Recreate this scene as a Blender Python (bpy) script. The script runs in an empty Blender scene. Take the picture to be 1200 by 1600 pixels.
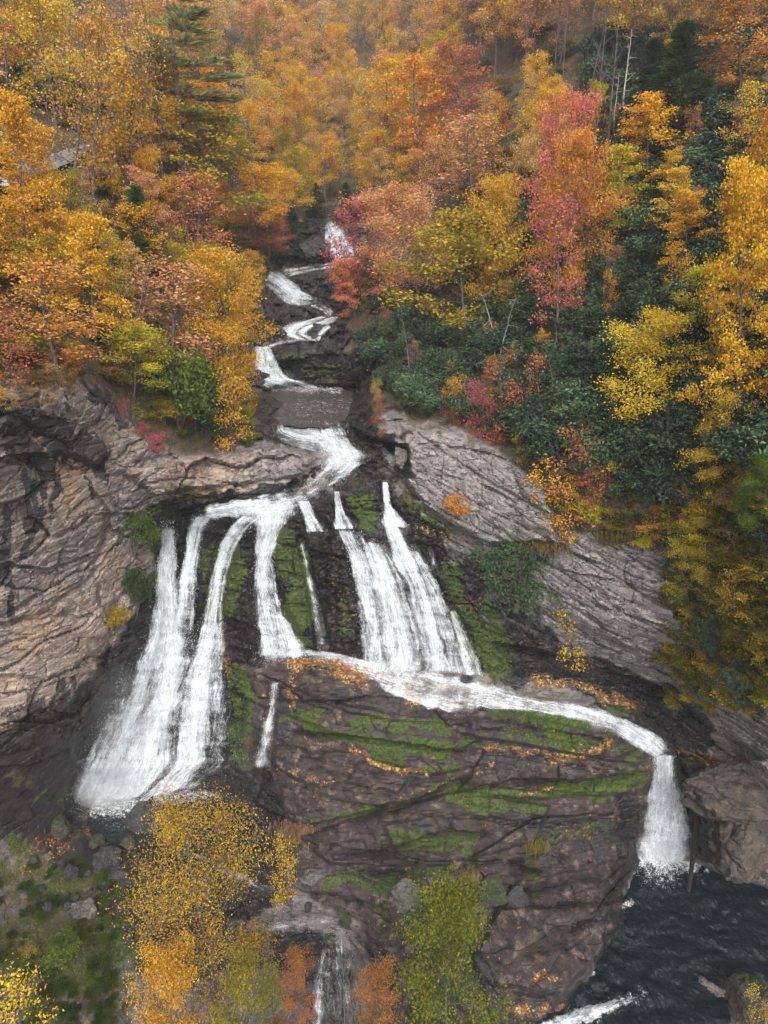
import bpy, math, random
import numpy as np
from mathutils import Vector, Matrix

random.seed(7)
RNG = np.random.default_rng(7)
SC = bpy.context.scene
COL = SC.collection
D2R = math.radians

# ------------------------------------------------------------------ camera
F, CX, CY, ZC, PITCH = 1062.0, 600.0, 800.0, 57.0, D2R(25)
CP, SP = math.cos(PITCH), math.sin(PITCH)
cam = bpy.data.cameras.new("camera")
cam.sensor_fit = 'VERTICAL'
cam.sensor_height = 36.0
cam.lens = 18.0 * F / 800.0
cam.clip_start, cam.clip_end = 0.5, 3000
camo = bpy.data.objects.new("camera", cam)
COL.objects.link(camo)
camo.location = (0, 0, ZC)
camo.rotation_euler = (math.pi / 2 - PITCH, 0, 0)
SC.camera = camo


def at(px, py, Y):
    """the world point seen at photo pixel (px, py) at forward distance Y"""
    px, py, Y = np.asarray(px, float), np.asarray(py, float), np.asarray(Y, float)
    r, u = (px - CX) / F, (CY - py) / F
    dy, dz = CP + u * SP, -SP + u * CP
    return np.stack([r * Y / dy + 0 * py, Y + 0 * px, ZC + dz * Y / dy + 0 * px], -1)


def y_for_z(px, py, z):
    u = (CY - py) / F
    return (z - ZC) * (CP + u * SP) / (-SP + u * CP)


def metres_per_px(py, Y):
    return Y / ((CP + (CY - py) / F * SP) * F)


# ------------------------------------------------------------------ noise
def _hash(a, b, c, seed=0):
    h = (a.astype(np.int64) * 374761393 + b.astype(np.int64) * 668265263 + c.astype(np.int64) * 2147483647 + seed * 1274126177)
    h = (h ^ (h >> 13)) * 1274126177
    h = h & 0x7FFFFFFF
    h = (h ^ (h >> 16)) * 2246822519
    h = h & 0x7FFFFFFF
    return ((h >> 3) & 0xFFFFF) / float(0xFFFFF)


def vnoise(P, scale, seed=0):
    Q = np.asarray(P, float) / np.asarray(scale, float)
    I = np.floor(Q)
    f = Q - I
    f = f * f * f * (f * (f * 6 - 15) + 10)
    i = I.astype(np.int64)
    out = np.zeros(len(Q))
    for dx in (0, 1):
        wx = f[:, 0] if dx else 1 - f[:, 0]
        for dy in (0, 1):
            wy = f[:, 1] if dy else 1 - f[:, 1]
            for dz in (0, 1):
                wz = f[:, 2] if dz else 1 - f[:, 2]
                out += wx * wy * wz * _hash(i[:, 0] + dx, i[:, 1] + dy, i[:, 2] + dz, seed)
    return out * 2 - 1


def fbm(P, scale, octaves=4, seed=0, gain=0.5):
    s, a, o = np.asarray(scale, float), 1.0, 0.0
    for k in range(octaves):
        o = o + a * vnoise(P, s, seed + k * 17)
        s, a = s / 2.03, a * gain
    return o


def sstep(a, b, x):
    t = np.clip((x - a) / (b - a), 0, 1)
    return t * t * (3 - 2 * t)


# ------------------------------------------------------------------ 2D distance helpers (photo plan of the place)
def seg_dist(X, Y, pts):
    """distance to a polyline, with the side sign and the position along it"""
    best = np.full(X.shape, 1e9)
    sgn = np.zeros(X.shape)
    par = np.zeros(X.shape)
    n = len(pts) - 1
    for k in range(n):
        (x0, y0), (x1, y1) = pts[k], pts[k + 1]
        dx, dy = x1 - x0, y1 - y0
        L2 = dx * dx + dy * dy + 1e-9
        t = np.clip(((X - x0) * dx + (Y - y0) * dy) / L2, 0, 1)
        ex, ey = X - x0 - t * dx, Y - y0 - t * dy
        d = np.hypot(ex, ey)
        m = d < best
        best = np.where(m, d, best)
        sgn = np.where(m, np.sign(dx * ey - dy * ex), sgn)
        par = np.where(m, (k + t) / n, par)
    return best, sgn, par


def poly_sd(X, Y, poly):
    """signed distance to a polygon, positive inside"""
    p = list(poly)
    inside = np.zeros(X.shape, bool)
    n = len(p)
    for k in range(n):
        (x0, y0), (x1, y1) = p[k], p[(k + 1) % n]
        if y0 == y1:
            continue
        c = ((y0 > Y) != (y1 > Y)) & (X < (x1 - x0) * (Y - y0) / (y1 - y0) + x0)
        inside ^= c
    d, _, _ = seg_dist(X, Y, p + [p[0]])
    return np.where(inside, d, -d)


# ------------------------------------------------------------------ base surface of the gorge
CTRL = []


def cpY(*a):
    for (x, y, v) in a:
        CTRL.append((x, y, float(v)))


def cpZ(*a):
    for (x, y, v) in a:
        CTRL.append((x, y, float(y_for_z(x, y, v))))


for row, vals in {
    -150: ((-500, 210), (0, 260), (300, 340), (550, 430), (800, 330), (1200, 210), (1700, 160)),
    -60: ((-500, 150), (0, 190), (300, 285), (550, 370), (800, 245), (1200, 150), (1700, 120)),
    0: ((-400, 110), (0, 140), (150, 165), (300, 230), (450, 290), (550, 310), (650, 270), (800, 180), (950, 150), (1100, 120), (1200, 110), (1600, 85)),
    100: ((0, 105), (150, 120), (300, 160), (420, 210), (550, 235), (680, 200), (800, 150), (950, 125), (1100, 100), (1200, 90), (1600, 70)),
    200: ((0, 85), (150, 97), (300, 125), (420, 165), (530, 190), (650, 165), (800, 122), (950, 103), (1100, 82), (1200, 74), (1600, 60)),
    300: ((-300, 58), (0, 72), (150, 82), (300, 103), (420, 135), (540, 152), (650, 130), (800, 103), (950, 88), (1100, 70), (1200, 63), (1600, 52)),
    400: ((0, 62), (150, 71), (300, 90), (400, 108), (450, 119), (500, 121), (560, 114), (650, 106), (800, 89), (950, 77), (1100, 61), (1200, 55), (1600, 46)),
    500: ((0, 54), (150, 62), (300, 80), (400, 98), (450, 102), (520, 102), (600, 94), (700, 86), (800, 77), (950, 66), (1100, 54), (1200, 48)),
    600: ((-300, 38), (50, 46), (150, 53), (250, 63), (600, 80), (700, 72), (800, 66), (950, 57), (1100, 49), (1200, 44)),
    700: ((800, 57.5), (950, 52), (1100, 46), (1200, 41), (1500, 36)),
}.items():
    cpY(*[(x, row, v) for x, v in vals])
cpY((520, 350, 134), (450, 350, 128), (600, 350, 122), (440, 450, 112), (470, 450, 111.5), (400, 550, 93), (480, 560, 93), (560, 550, 91), (330, 620, 72))
cpZ((400, 610, 34.3), (480, 603, 34), (540, 608, 34), (480, 640, 33.8), (530, 650, 33.8), (410, 645, 34.4), (440, 660, 33.8))
cpY((600, 650, 70), (560, 690, 68), (650, 690, 62), (750, 720, 58.5), (650, 760, 60.3), (750, 800, 55.5), (680, 830, 57.5), (720, 950, 54.2), (740, 1040, 52.3))
cpZ((500, 665, 33.6), (500, 690, 32.4), (540, 715, 31.9), (520, 750, 31.4), (430, 775, 31), (350, 790, 30.4), (270, 810, 29.3), (600, 755, 31.4), (530, 770, 31), (480, 712, 32.6), (400, 700, 33.9), (440, 740, 31.9))
cpY((330, 730, 60.5), (250, 720, 57), (150, 700, 51.5), (50, 680, 46), (0, 680, 43.3),
    (0, 800, 43), (100, 800, 48), (180, 790, 52.5), (230, 790, 56), (0, 950, 42.5), (100, 950, 46.5), (170, 950, 50), (215, 900, 54.5),
    (0, 1080, 42), (100, 1080, 44.8), (150, 1080, 48), (0, 1170, 41), (80, 1170, 43.5), (130, 1170, 47), (60, 1250, 42.5), (0, 1250, 40),
    (-300, 900, 35), (-300, 1200, 34), (-300, 1600, 24), (0, 1350, 38), (0, 1500, 31), (0, 1600, 27))
cpY((270, 830, 59.3), (265, 900, 57.5), (260, 1000, 55), (230, 1100, 52.3), (340, 850, 59), (340, 950, 56.6), (340, 1100, 52.6), (340, 1200, 49.7),
    (400, 900, 57.5), (460, 825, 59), (480, 870, 58), (500, 930, 56.3), (430, 960, 55.2), (380, 1000, 54.5), (380, 1100, 51.5), (385, 1200, 48.5))
cpZ((200, 1240, 4), (150, 1250, 4), (350, 1260, 3.5), (250, 1290, 3.5), (200, 1330, 4), (120, 1330, 5), (350, 1330, 2.5), (100, 1400, 5), (100, 1500, 5),
    (150, 1600, 3), (300, 1450, 1), (430, 1450, .8), (350, 1600, -2), (540, 1500, -1.5), (540, 1600, -4), (540, 1450, .8), (600, 1500, 1), (600, 1600, -1),
    (680, 1450, 2.2), (700, 1600, .5), (760, 1500, 1.9), (850, 1450, 1.7), (850, 1560, .9), (940, 1430, .7), (780, 1600, .4))
cpY((600, 830, 57.8), (550, 830, 58), (620, 930, 55), (560, 1020, 53), (700, 1040, 52), (410, 1180, 48.6), (450, 1060, 52), (450, 1030, 52.8), (520, 1030, 52.6),
    (600, 1060, 51.5), (650, 1090, 50.2), (700, 1070, 51), (750, 1062, 51.4), (850, 1100, 49.3), (940, 1120, 48.8), (1010, 1160, 47.2), (1035, 1185, 46.3),
    (500, 1150, 48.8), (700, 1150, 48.5), (850, 1180, 47), (950, 1200, 46.2), (970, 1250, 45.2), (450, 1250, 45.8), (600, 1250, 45.3), (750, 1250, 45),
    (850, 1280, 43.7), (450, 1330, 42), (600, 1330, 42), (720, 1330, 42), (850, 1340, 42), (950, 1330, 43.5))
cpZ((970, 1380, .4), (480, 1390, 3), (640, 1400, 3.2), (760, 1390, 3), (1035, 1345, -.8), (1000, 1400, -1.5), (1100, 1400, -1.5), (1200, 1440, -1.5), (1000, 1500, -1.5),
    (960, 1560, -1.3), (1100, 1550, -1.5), (1000, 1600, -1.5), (1150, 1600, -.3), (1220, 1600, 1), (1330, 1500, .5))
cpY((1080, 1180, 46), (1100, 1250, 44.7), (1180, 1200, 42.5), (1180, 1300, 41.6), (1100, 1320, 43.6), (1300, 1300, 38))
cpZ((1180, 1370, 1.2), (1210, 1385, .5))
cpY((850, 800, 52), (900, 850, 50), (800, 900, 53.5), (850, 950, 51.5), (850, 1030, 52), (950, 1050, 50.5), (900, 1080, 50.2), (1000, 900, 46.5), (950, 980, 47.5),
    (1000, 1010, 47), (1050, 1060, 47), (1050, 1120, 47), (1100, 900, 43), (1100, 1000, 42.7), (1100, 1090, 43), (1120, 1150, 44.4),
    (1200, 800, 38.5), (1200, 1000, 38), (1200, 1100, 38.5), (1200, 1170, 40), (1500, 1000, 33), (1500, 1400, 33), (1500, 1600, 30),
    (-300, 2000, 15), (300, 2000, 15.5), (540, 2000, 17), (900, 2000, 16.5), (1500, 2000, 16))
C = np.array(CTRL)


def tps_setup(C):
    xy, v = C[:, :2] / 500.0, np.log(C[:, 2])
    n = len(C)
    r = np.hypot(xy[:, None, 0] - xy[None, :, 0], xy[:, None, 1] - xy[None, :, 1])
    K = np.where(r > 0, r * r * np.log(r + 1e-12), 0) + np.eye(n) * 1.5e-4
    A = np.zeros((n + 3, n + 3))
    A[:n, :n] = K
    A[:n, n] = 1
    A[:n, n + 1:] = xy
    A[n:, :n] = A[:n, n:].T
    b = np.zeros(n + 3)
    b[:n] = v
    return np.linalg.solve(A, b)


TPSW = tps_setup(C)


def tps_eval(px, py):
    x, y = px / 500.0, py / 500.0
    n = len(C)
    o = TPSW[n] + TPSW[n + 1] * x + TPSW[n + 2] * y
    for k in range(n):
        r2 = (x - C[k, 0] / 500) ** 2 + (y - C[k, 1] / 500) ** 2
        o += TPSW[k] * 0.5 * r2 * np.log(r2 + 1e-12)
    return np.exp(o)


GX = np.concatenate([np.arange(-520, -40, 20.0), np.arange(-40, 1240, 2.4), np.arange(1240, 1721, 20.0)])
GY = np.concatenate([np.arange(-150, -30, 12.0), np.arange(-30, 560, 3.6), np.arange(560, 1640, 2.4), np.arange(1640, 2001, 18.0)])
NX, NY = len(GX), len(GY)
PXG, PYG = np.meshgrid(GX, GY)
PX, PY = PXG.ravel(), PYG.ravel()
YB = tps_eval(PX, PY)
P0 = at(PX, PY, YB)
# ragged plan coordinates for everything that is outlined below
wn1 = fbm(P0, 3.0, 4, 101)
wn2 = fbm(P0, 3.0, 4, 202)
wn3 = fbm(P0, .9, 3, 303)
wl1 = vnoise(P0, 8.0, 911)
wl2 = vnoise(P0, 6.5, 912)
wn4 = fbm(P0, 4.5, 2, 404)
WX, WY = PX + wn1 * 12 + wn3 * 5, PY + wn2 * 12 + wn3 * 5

# zones ------------------------------------------------------------
SOIL_R = [(540, 315), (600, 420), (540, 470), (545, 545), (590, 560), (600, 640), (650, 655), (720, 672), (800, 712), (845, 760), (868, 828), (960, 838), (1062, 868), (1062, 960), (1100, 1050), (1150, 1105), (1800, 1105), (1800, -300), (560, -300)]
SOIL_L = [(-700, 590), (0, 588), (120, 585), (190, 630), (240, 690), (330, 705), (392, 690), (402, 610), (395, 540), (415, 480), (420, 400), (500, 320), (545, 315), (560, -300), (-700, -300)]
SOIL_B = [(-700, 1390), (0, 1300), (110, 1335), (180, 1450), (215, 1580), (215, 1800), (-700, 2100)]
CLIFF_L = [(-700, 590), (0, 588), (120, 585), (190, 630), (240, 690), (330, 705), (420, 700), (510, 705), (510, 735), (440, 765), (340, 780), (250, 795), (235, 900), (165, 1050), (130, 1120), (0, 1180), (-700, 1200)]
CLIFF_R = [(600, 640), (650, 655), (720, 672), (800, 712), (845, 760), (868, 828), (960, 838), (1062, 868), (1062, 960), (1100, 1050), (1150, 1105), (1800, 1105), (1800, 1400), (1210, 1385), (1090, 1340), (1070, 1230), (1040, 1130), (960, 1075), (860, 1055), (770, 1045), (720, 900), (680, 830), (620, 760), (590, 700)]
LEDGE = [(370, 1045), (440, 1030), (560, 1050), (650, 1092), (800, 1110), (900, 1118), (1000, 1160), (1030, 1200), (990, 1330), (970, 1400), (970, 1450), (900, 1560), (860, 1590), (760, 1640), (600, 1640), (560, 1440), (470, 1400), (430, 1300), (390, 1220), (360, 1120)]
WALL = [(235, 790), (340, 780), (450, 765), (520, 770), (600, 755), (660, 790), (720, 900), (770, 1050), (700, 1040), (560, 1035), (440, 1022), (380, 1040), (370, 1200), (110, 1280), (120, 1150), (170, 1050), (240, 900)]
RIVER = [(540, 315), (500, 320), (420, 400), (415, 480), (395, 540), (402, 610), (392, 690), (420, 700), (510, 705), (520, 770), (600, 755), (620, 740), (590, 700), (600, 640), (590, 560), (545, 545), (540, 470), (600, 420)]


def zone(poly, soft=10.0):
    return sstep(-soft, soft, poly_sd(WX, WY, poly))


zSoil = np.clip(zone(SOIL_R) + zone(SOIL_L) + .42 * zone(SOIL_B, 25), 0, 1)
zCL, zCR, zLedge, zWall, zRiver = zone(CLIFF_L), zone(CLIFF_R), zone(LEDGE), zone(WALL), zone(RIVER, 6)
# bare rock showing through the upper soil edge
zSoil = zSoil * (1 - 0.8 * sstep(-0.1, 0.5, fbm(P0, 5.0, 3, 9) - 0.25) * sstep(560, 620, PY) * sstep(330, 100, PX))


def brush(pts, r, s=1.0, warped=True):
    X, Y = (WX, WY) if warped else (PX, PY)
    if len(pts) == 1:
        d = np.hypot(X - pts[0][0], Y - pts[0][1])
    else:
        d, _, _ = seg_dist(X, Y, pts)
    return s * sstep(1.0, 0.25, d / r)


def strokes(lst):
    o = np.zeros(PX.shape)
    for pts, r, s in lst:
        o = np.maximum(o, brush(pts, r, s))
    return o


mMoss = strokes([
    ([(335, 865), (328, 960)], 26, .9), ([(368, 850), (360, 945)], 26, 1), ([(300, 840), (318, 900)], 14, .7), ([(440, 845), (458, 910), (472, 995)], 36, 1.0),
    ([(560, 775), (572, 815)], 26, .9), ([(640, 775), (690, 835)], 24, .8), ([(700, 890), (718, 1000)], 26, .9), ([(770, 950), (775, 1045)], 32, 1), ([(735, 950), (745, 1020)], 26, .8),
    ([(520, 900), (545, 1000)], 22, .55), ([(372, 1050), (375, 1120), (372, 1190)], 24, .8), ([(440, 1128), (490, 1118)], 14, .9), ([(548, 1127), (610, 1131), (690, 1136)], 14, 1),
    ([(480, 1128), (540, 1150), (600, 1158), (700, 1165)], 17, .95), ([(570, 1160), (630, 1188)], 17, 1), ([(700, 1165), (800, 1150)], 12, .7),
    ([(780, 1112), (860, 1118), (920, 1128)], 20, .85), ([(760, 1148), (880, 1155), (960, 1160)], 22, .7), ([(870, 1130), (905, 1180)], 26, .9), ([(960, 1180), (1000, 1180)], 18, .7),
    ([(720, 1245), (800, 1245), (910, 1238), (995, 1205)], 22, .95), ([(740, 1262), (860, 1272)], 16, .8), ([(620, 1310), (700, 1325), (740, 1310)], 22, .85), ([(480, 1286), (600, 1262), (720, 1218)], 9, .9),
    ([(735, 1330), (750, 1390)], 18, .8), ([(820, 1330), (832, 1395)], 15, .8), ([(850, 1312), (960, 1285)], 14, .65), ([(500, 1385), (620, 1372), (700, 1360)], 18, .75), ([(660, 1200), (720, 1190)], 10, .7),
    ([(30, 1310), (45, 1340)], 30, .8), ([(60, 1255), (110, 1230)], 18, .7), ([(15, 1215), (50, 1230)], 22, .7), ([(90, 1400), (150, 1370)], 30, .7), ([(160, 1300), (180, 1390)], 14, .5), ([(40, 1480), (150, 1500)], 110, .9), ([(0, 1370), (120, 1390)], 50, .7),
    ([(262, 770), (330, 785)], 15, .8), ([(248, 800), (240, 920)], 18, .8), ([(440, 560), (545, 572)], 22, .6), ([(430, 590), (560, 592)], 12, .5), ([(600, 735), (640, 780)], 12, .6),
    ([(860, 560), (900, 570)], 10, .4), ([(840, 830), (950, 850)], 10, .5), ([(930, 820), (990, 850)], 10, .5), ([(820, 900), (870, 940)], 16, .7),
    ([(1090, 1040), (1160, 1080), (1190, 1110)], 34, .8), ([(1060, 1180), (1100, 1210)], 16, .5), ([(1040, 1195), (1062, 1240)], 14, .7), ([(1110, 1240), (1190, 1260)], 10, .2),
    ([(910, 1080), (980, 1110)], 16, .7), ([(690, 675), (700, 690)], 14, .4), ([(1080, 880), (1100, 980)], 24, .5)])
mWetShade = np.maximum(zWall * .95, strokes([  # wet rock, plus overhang, recess and cave shade painted dark
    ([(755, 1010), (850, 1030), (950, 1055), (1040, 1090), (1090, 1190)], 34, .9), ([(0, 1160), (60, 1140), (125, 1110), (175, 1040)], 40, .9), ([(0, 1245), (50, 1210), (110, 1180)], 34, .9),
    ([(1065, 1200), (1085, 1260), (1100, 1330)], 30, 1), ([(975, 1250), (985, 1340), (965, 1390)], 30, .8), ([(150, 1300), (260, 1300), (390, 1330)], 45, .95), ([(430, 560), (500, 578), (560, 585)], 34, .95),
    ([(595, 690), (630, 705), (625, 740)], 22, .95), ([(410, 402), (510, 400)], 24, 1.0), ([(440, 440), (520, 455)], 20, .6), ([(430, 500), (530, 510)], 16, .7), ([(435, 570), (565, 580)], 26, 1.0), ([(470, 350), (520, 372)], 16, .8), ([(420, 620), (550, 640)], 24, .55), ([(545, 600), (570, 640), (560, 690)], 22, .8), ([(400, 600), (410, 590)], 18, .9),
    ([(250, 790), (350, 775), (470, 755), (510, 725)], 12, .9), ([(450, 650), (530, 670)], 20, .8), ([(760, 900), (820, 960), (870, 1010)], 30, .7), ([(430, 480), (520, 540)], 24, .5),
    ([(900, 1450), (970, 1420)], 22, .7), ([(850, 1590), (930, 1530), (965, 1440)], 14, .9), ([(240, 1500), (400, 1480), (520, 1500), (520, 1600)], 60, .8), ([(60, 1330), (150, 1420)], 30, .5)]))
mWetShade = np.maximum(mWetShade, 1.1 * zone([(-700, 1150), (0, 1140), (110, 1105), (172, 1040), (178, 1150), (120, 1280), (190, 1335), (100, 1345), (0, 1310), (-700, 1400)], 14))  # left recess: its shade painted near-black over the wet rock
mWetShade = np.maximum(mWetShade, 1.1 * zone([(110, 1230), (420, 1195), (470, 1290), (440, 1420), (250, 1490), (180, 1340)], 18))
mWetShade = np.maximum(mWetShade, 1.1 * zone([(735, 955), (850, 1008), (960, 1042), (1050, 1070), (1112, 1135), (1105, 1335), (1065, 1325), (1048, 1190), (975, 1118), (850, 1078), (770, 1062)], 10))  # shade below the right overhang, painted as near-black rock
mWetShade = np.maximum(mWetShade, .7 * zone([(690, 850), (760, 880), (860, 990), (860, 1050), (770, 1050)], 14))
mWetShade = np.maximum(mWetShade, .62 * zRiver * (1 - zLedge))
mWetShade = np.maximum(mWetShade, .8 * zone([(70, 1325), (200, 1320), (250, 1480), (190, 1500), (110, 1430)], 16))
mWetShade = np.maximum(mWetShade, strokes([([(450, 1085), (560, 1105), (680, 1120)], 30, .5), ([(500, 1140), (700, 1150)], 14, .5), ([(480, 1185), (620, 1200)], 18, .45), ([(720, 1130), (860, 1140), (980, 1165)], 20, .5),
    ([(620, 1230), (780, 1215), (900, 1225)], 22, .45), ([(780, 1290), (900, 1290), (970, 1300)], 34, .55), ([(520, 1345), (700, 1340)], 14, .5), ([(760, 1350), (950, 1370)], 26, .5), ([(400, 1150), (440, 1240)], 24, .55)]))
mTan = zCL * np.clip(.75 + .9 * fbm(P0, 7.0, 3, 33), 0, 1)
mTan = np.maximum(mTan * sstep(480, 260, PX), strokes([([(60, 1000), (120, 960)], 90, .9), ([(300, 740), (200, 740)], 40, .5), ([(1150, 1330), (1120, 1300)], 20, .4)]))
mBlack = strokes([
    ([(-40, 640), (30, 650), (90, 690), (150, 715)], 34, 1), ([(20, 690), (60, 720)], 34, 1), ([(38, 715), (44, 820)], 16, 1), ([(62, 715), (55, 800), (45, 870)], 12, 1), ([(82, 705), (74, 790)], 9, 1),
    ([(0, 800), (8, 905)], 18, 1), ([(5, 900), (12, 960)], 10, .9), ([(150, 615), (185, 635), (195, 660)], 16, 1), ([(0, 610), (60, 608)], 14, .8), ([(130, 745), (140, 790)], 6, .8), ([(96, 640), (160, 720)], 12, .7),
    ([(0, 1120), (60, 1110), (110, 1080)], 26, .6), ([(785, 860), (800, 880)], 18, .5), ([(1040, 880), (1050, 930)], 10, .5)])
mLit = strokes([
    ([(455, 1040), (520, 1048), (580, 1062), (640, 1085)], 26, 1), ([(830, 1070), (920, 1080), (1000, 1100)], 20, .9), ([(460, 1060), (462, 1105)], 16, .8), ([(540, 1172), (600, 1188), (665, 1203)], 11, 1), ([(470, 1150), (540, 1170)], 10, .6),
    ([(640, 1098), (730, 1103)], 9, .8), ([(870, 1185), (960, 1168)], 24, .9), ([(760, 1165), (860, 1172)], 9, .8), ([(840, 1525), (880, 1530)], 10, .9), ([(790, 1580), (900, 1568)], 12, .8), ([(520, 840), (535, 960)], 34, .5),
    ([(352, 980), (360, 1060)], 16, .8), ([(630, 820), (700, 855)], 20, .7), ([(1065, 1175), (1180, 1205)], 20, .9), ([(690, 945), (770, 920)], 14, .7), ([(430, 1210), (520, 1222)], 10, .7), ([(620, 1250), (690, 1235), (770, 1190)], 8, .8),
    ([(400, 1090), (430, 1080)], 12, .6), ([(820, 1240), (880, 1236)], 7, .8), ([(880, 1300), (940, 1310)], 12, .6), ([(710, 1220), (760, 1290)], 12, .5), ([(60, 1325), (140, 1300)], 16, .7), ([(100, 1330), (40, 1360)], 16, .7), ([(270, 745), (330, 760)], 10, .4),
    ([(440, 640), (400, 650)], 14, .4), ([(1060, 1350), (1160, 1340)], 10, .5)])
mPale = np.clip(zCR * 1.0 * sstep(1080, 1020, PY), 0, 1)
mFlow = np.zeros(PX.shape)

# depth features -----------------------------------------------------
dY = np.zeros(PX.shape)


def slab(poly, push, soft):
    """a block of rock standing out by push metres"""
    global dY
    dY -= push * sstep(-soft, soft, poly_sd(PX + wn1 * 4, PY + wn2 * 4, poly))


def lip(pts, depth, reach):
    """a ledge: an undercut below the line that fades out over reach"""
    global dY
    X, Y = PX + wl1 * 8 + wn3 * 2, PY + wl2 * 10 + wn3 * 1.5
    d, s, t = seg_dist(X, Y, pts)
    depth = depth * np.clip(.75 + .9 * wn4, .05, 1.5)
    ends = sstep(0, .12, t) * sstep(1, .88, t)
    dY += depth * ends * np.where(s > 0, np.exp(-d / reach) * sstep(0, 2.5, d), 0)
    dY -= 0.35 * depth * ends * np.where(s <= 0, np.exp(-d / (reach * .5)), 0)


slab([(432, 545), (480, 536), (560, 548), (575, 570), (570, 590), (440, 592), (425, 570)], 2.2, 4)
slab([(430, 480), (500, 470), (520, 490), (470, 505), (430, 500)], 1.2, 4)
slab([(430, 540), (560, 546), (540, 530), (440, 522)], .8, 4)
slab([(585, 565), (650, 560), (665, 640), (600, 640), (570, 600)], 2.2, 5)
slab([(545, 612), (620, 625), (650, 668), (610, 690), (560, 680), (540, 650)], 1.6, 4)
slab([(330, 705), (420, 700), (505, 706), (512, 724), (470, 742), (400, 752), (330, 760), (240, 775), (200, 740)], 1.3, 4)
slab([(628, 665), (700, 675), (790, 710), (850, 770), (870, 850), (760, 850), (690, 815), (630, 750), (640, 705)], 1.5, 5)
slab([(460, 420), (520, 410), (540, 440), (510, 465), (470, 460)], 1.6, 4)
slab([(1065, 1190), (1200, 1190), (1230, 1250), (1200, 1270), (1090, 1245)], 1.5, 4)
slab([(1090, 1270), (1120, 1262), (1200, 1290), (1210, 1370), (1160, 1365), (1100, 1330)], 1.4, 4)
slab([(780, 1420), (960, 1410), (975, 1440), (900, 1530), (850, 1590), (770, 1600), (740, 1500)], .8, 4)
for pg, ps in [([(385, 1048), (450, 1032), (560, 1052), (650, 1095), (705, 1102), (700, 1130), (600, 1126), (500, 1100), (400, 1090)], .5),
               ([(690, 1108), (800, 1110), (960, 1150), (1005, 1172), (960, 1188), (760, 1152), (700, 1140)], .45), ([(420, 1165), (560, 1178), (680, 1206), (760, 1195), (690, 1238), (560, 1272), (470, 1290), (400, 1258)], .65),
               ([(760, 1168), (900, 1186), (995, 1192), (990, 1236), (850, 1250), (720, 1240)], .55), ([(470, 1305), (560, 1278), (720, 1238), (860, 1262), (830, 1320), (700, 1352), (520, 1352)], .6), ([(835, 1280), (960, 1270), (978, 1340), (860, 1370), (760, 1392), (742, 1340)], .55),
               ([(440, 1225), (500, 1232), (508, 1262), (450, 1275)], .3), ([(560, 1190), (640, 1210), (620, 1240), (540, 1225)], .3), ([(600, 1290), (680, 1275), (700, 1320), (620, 1330)], .3), ([(520, 1320), (570, 1315), (580, 1345), (525, 1345)], .3)]:
    slab(pg, ps, 3)
slab([(-60, 640), (60, 610), (130, 640), (170, 705), (150, 725), (90, 705), (-60, 730)], 1.3, 6)
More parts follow.
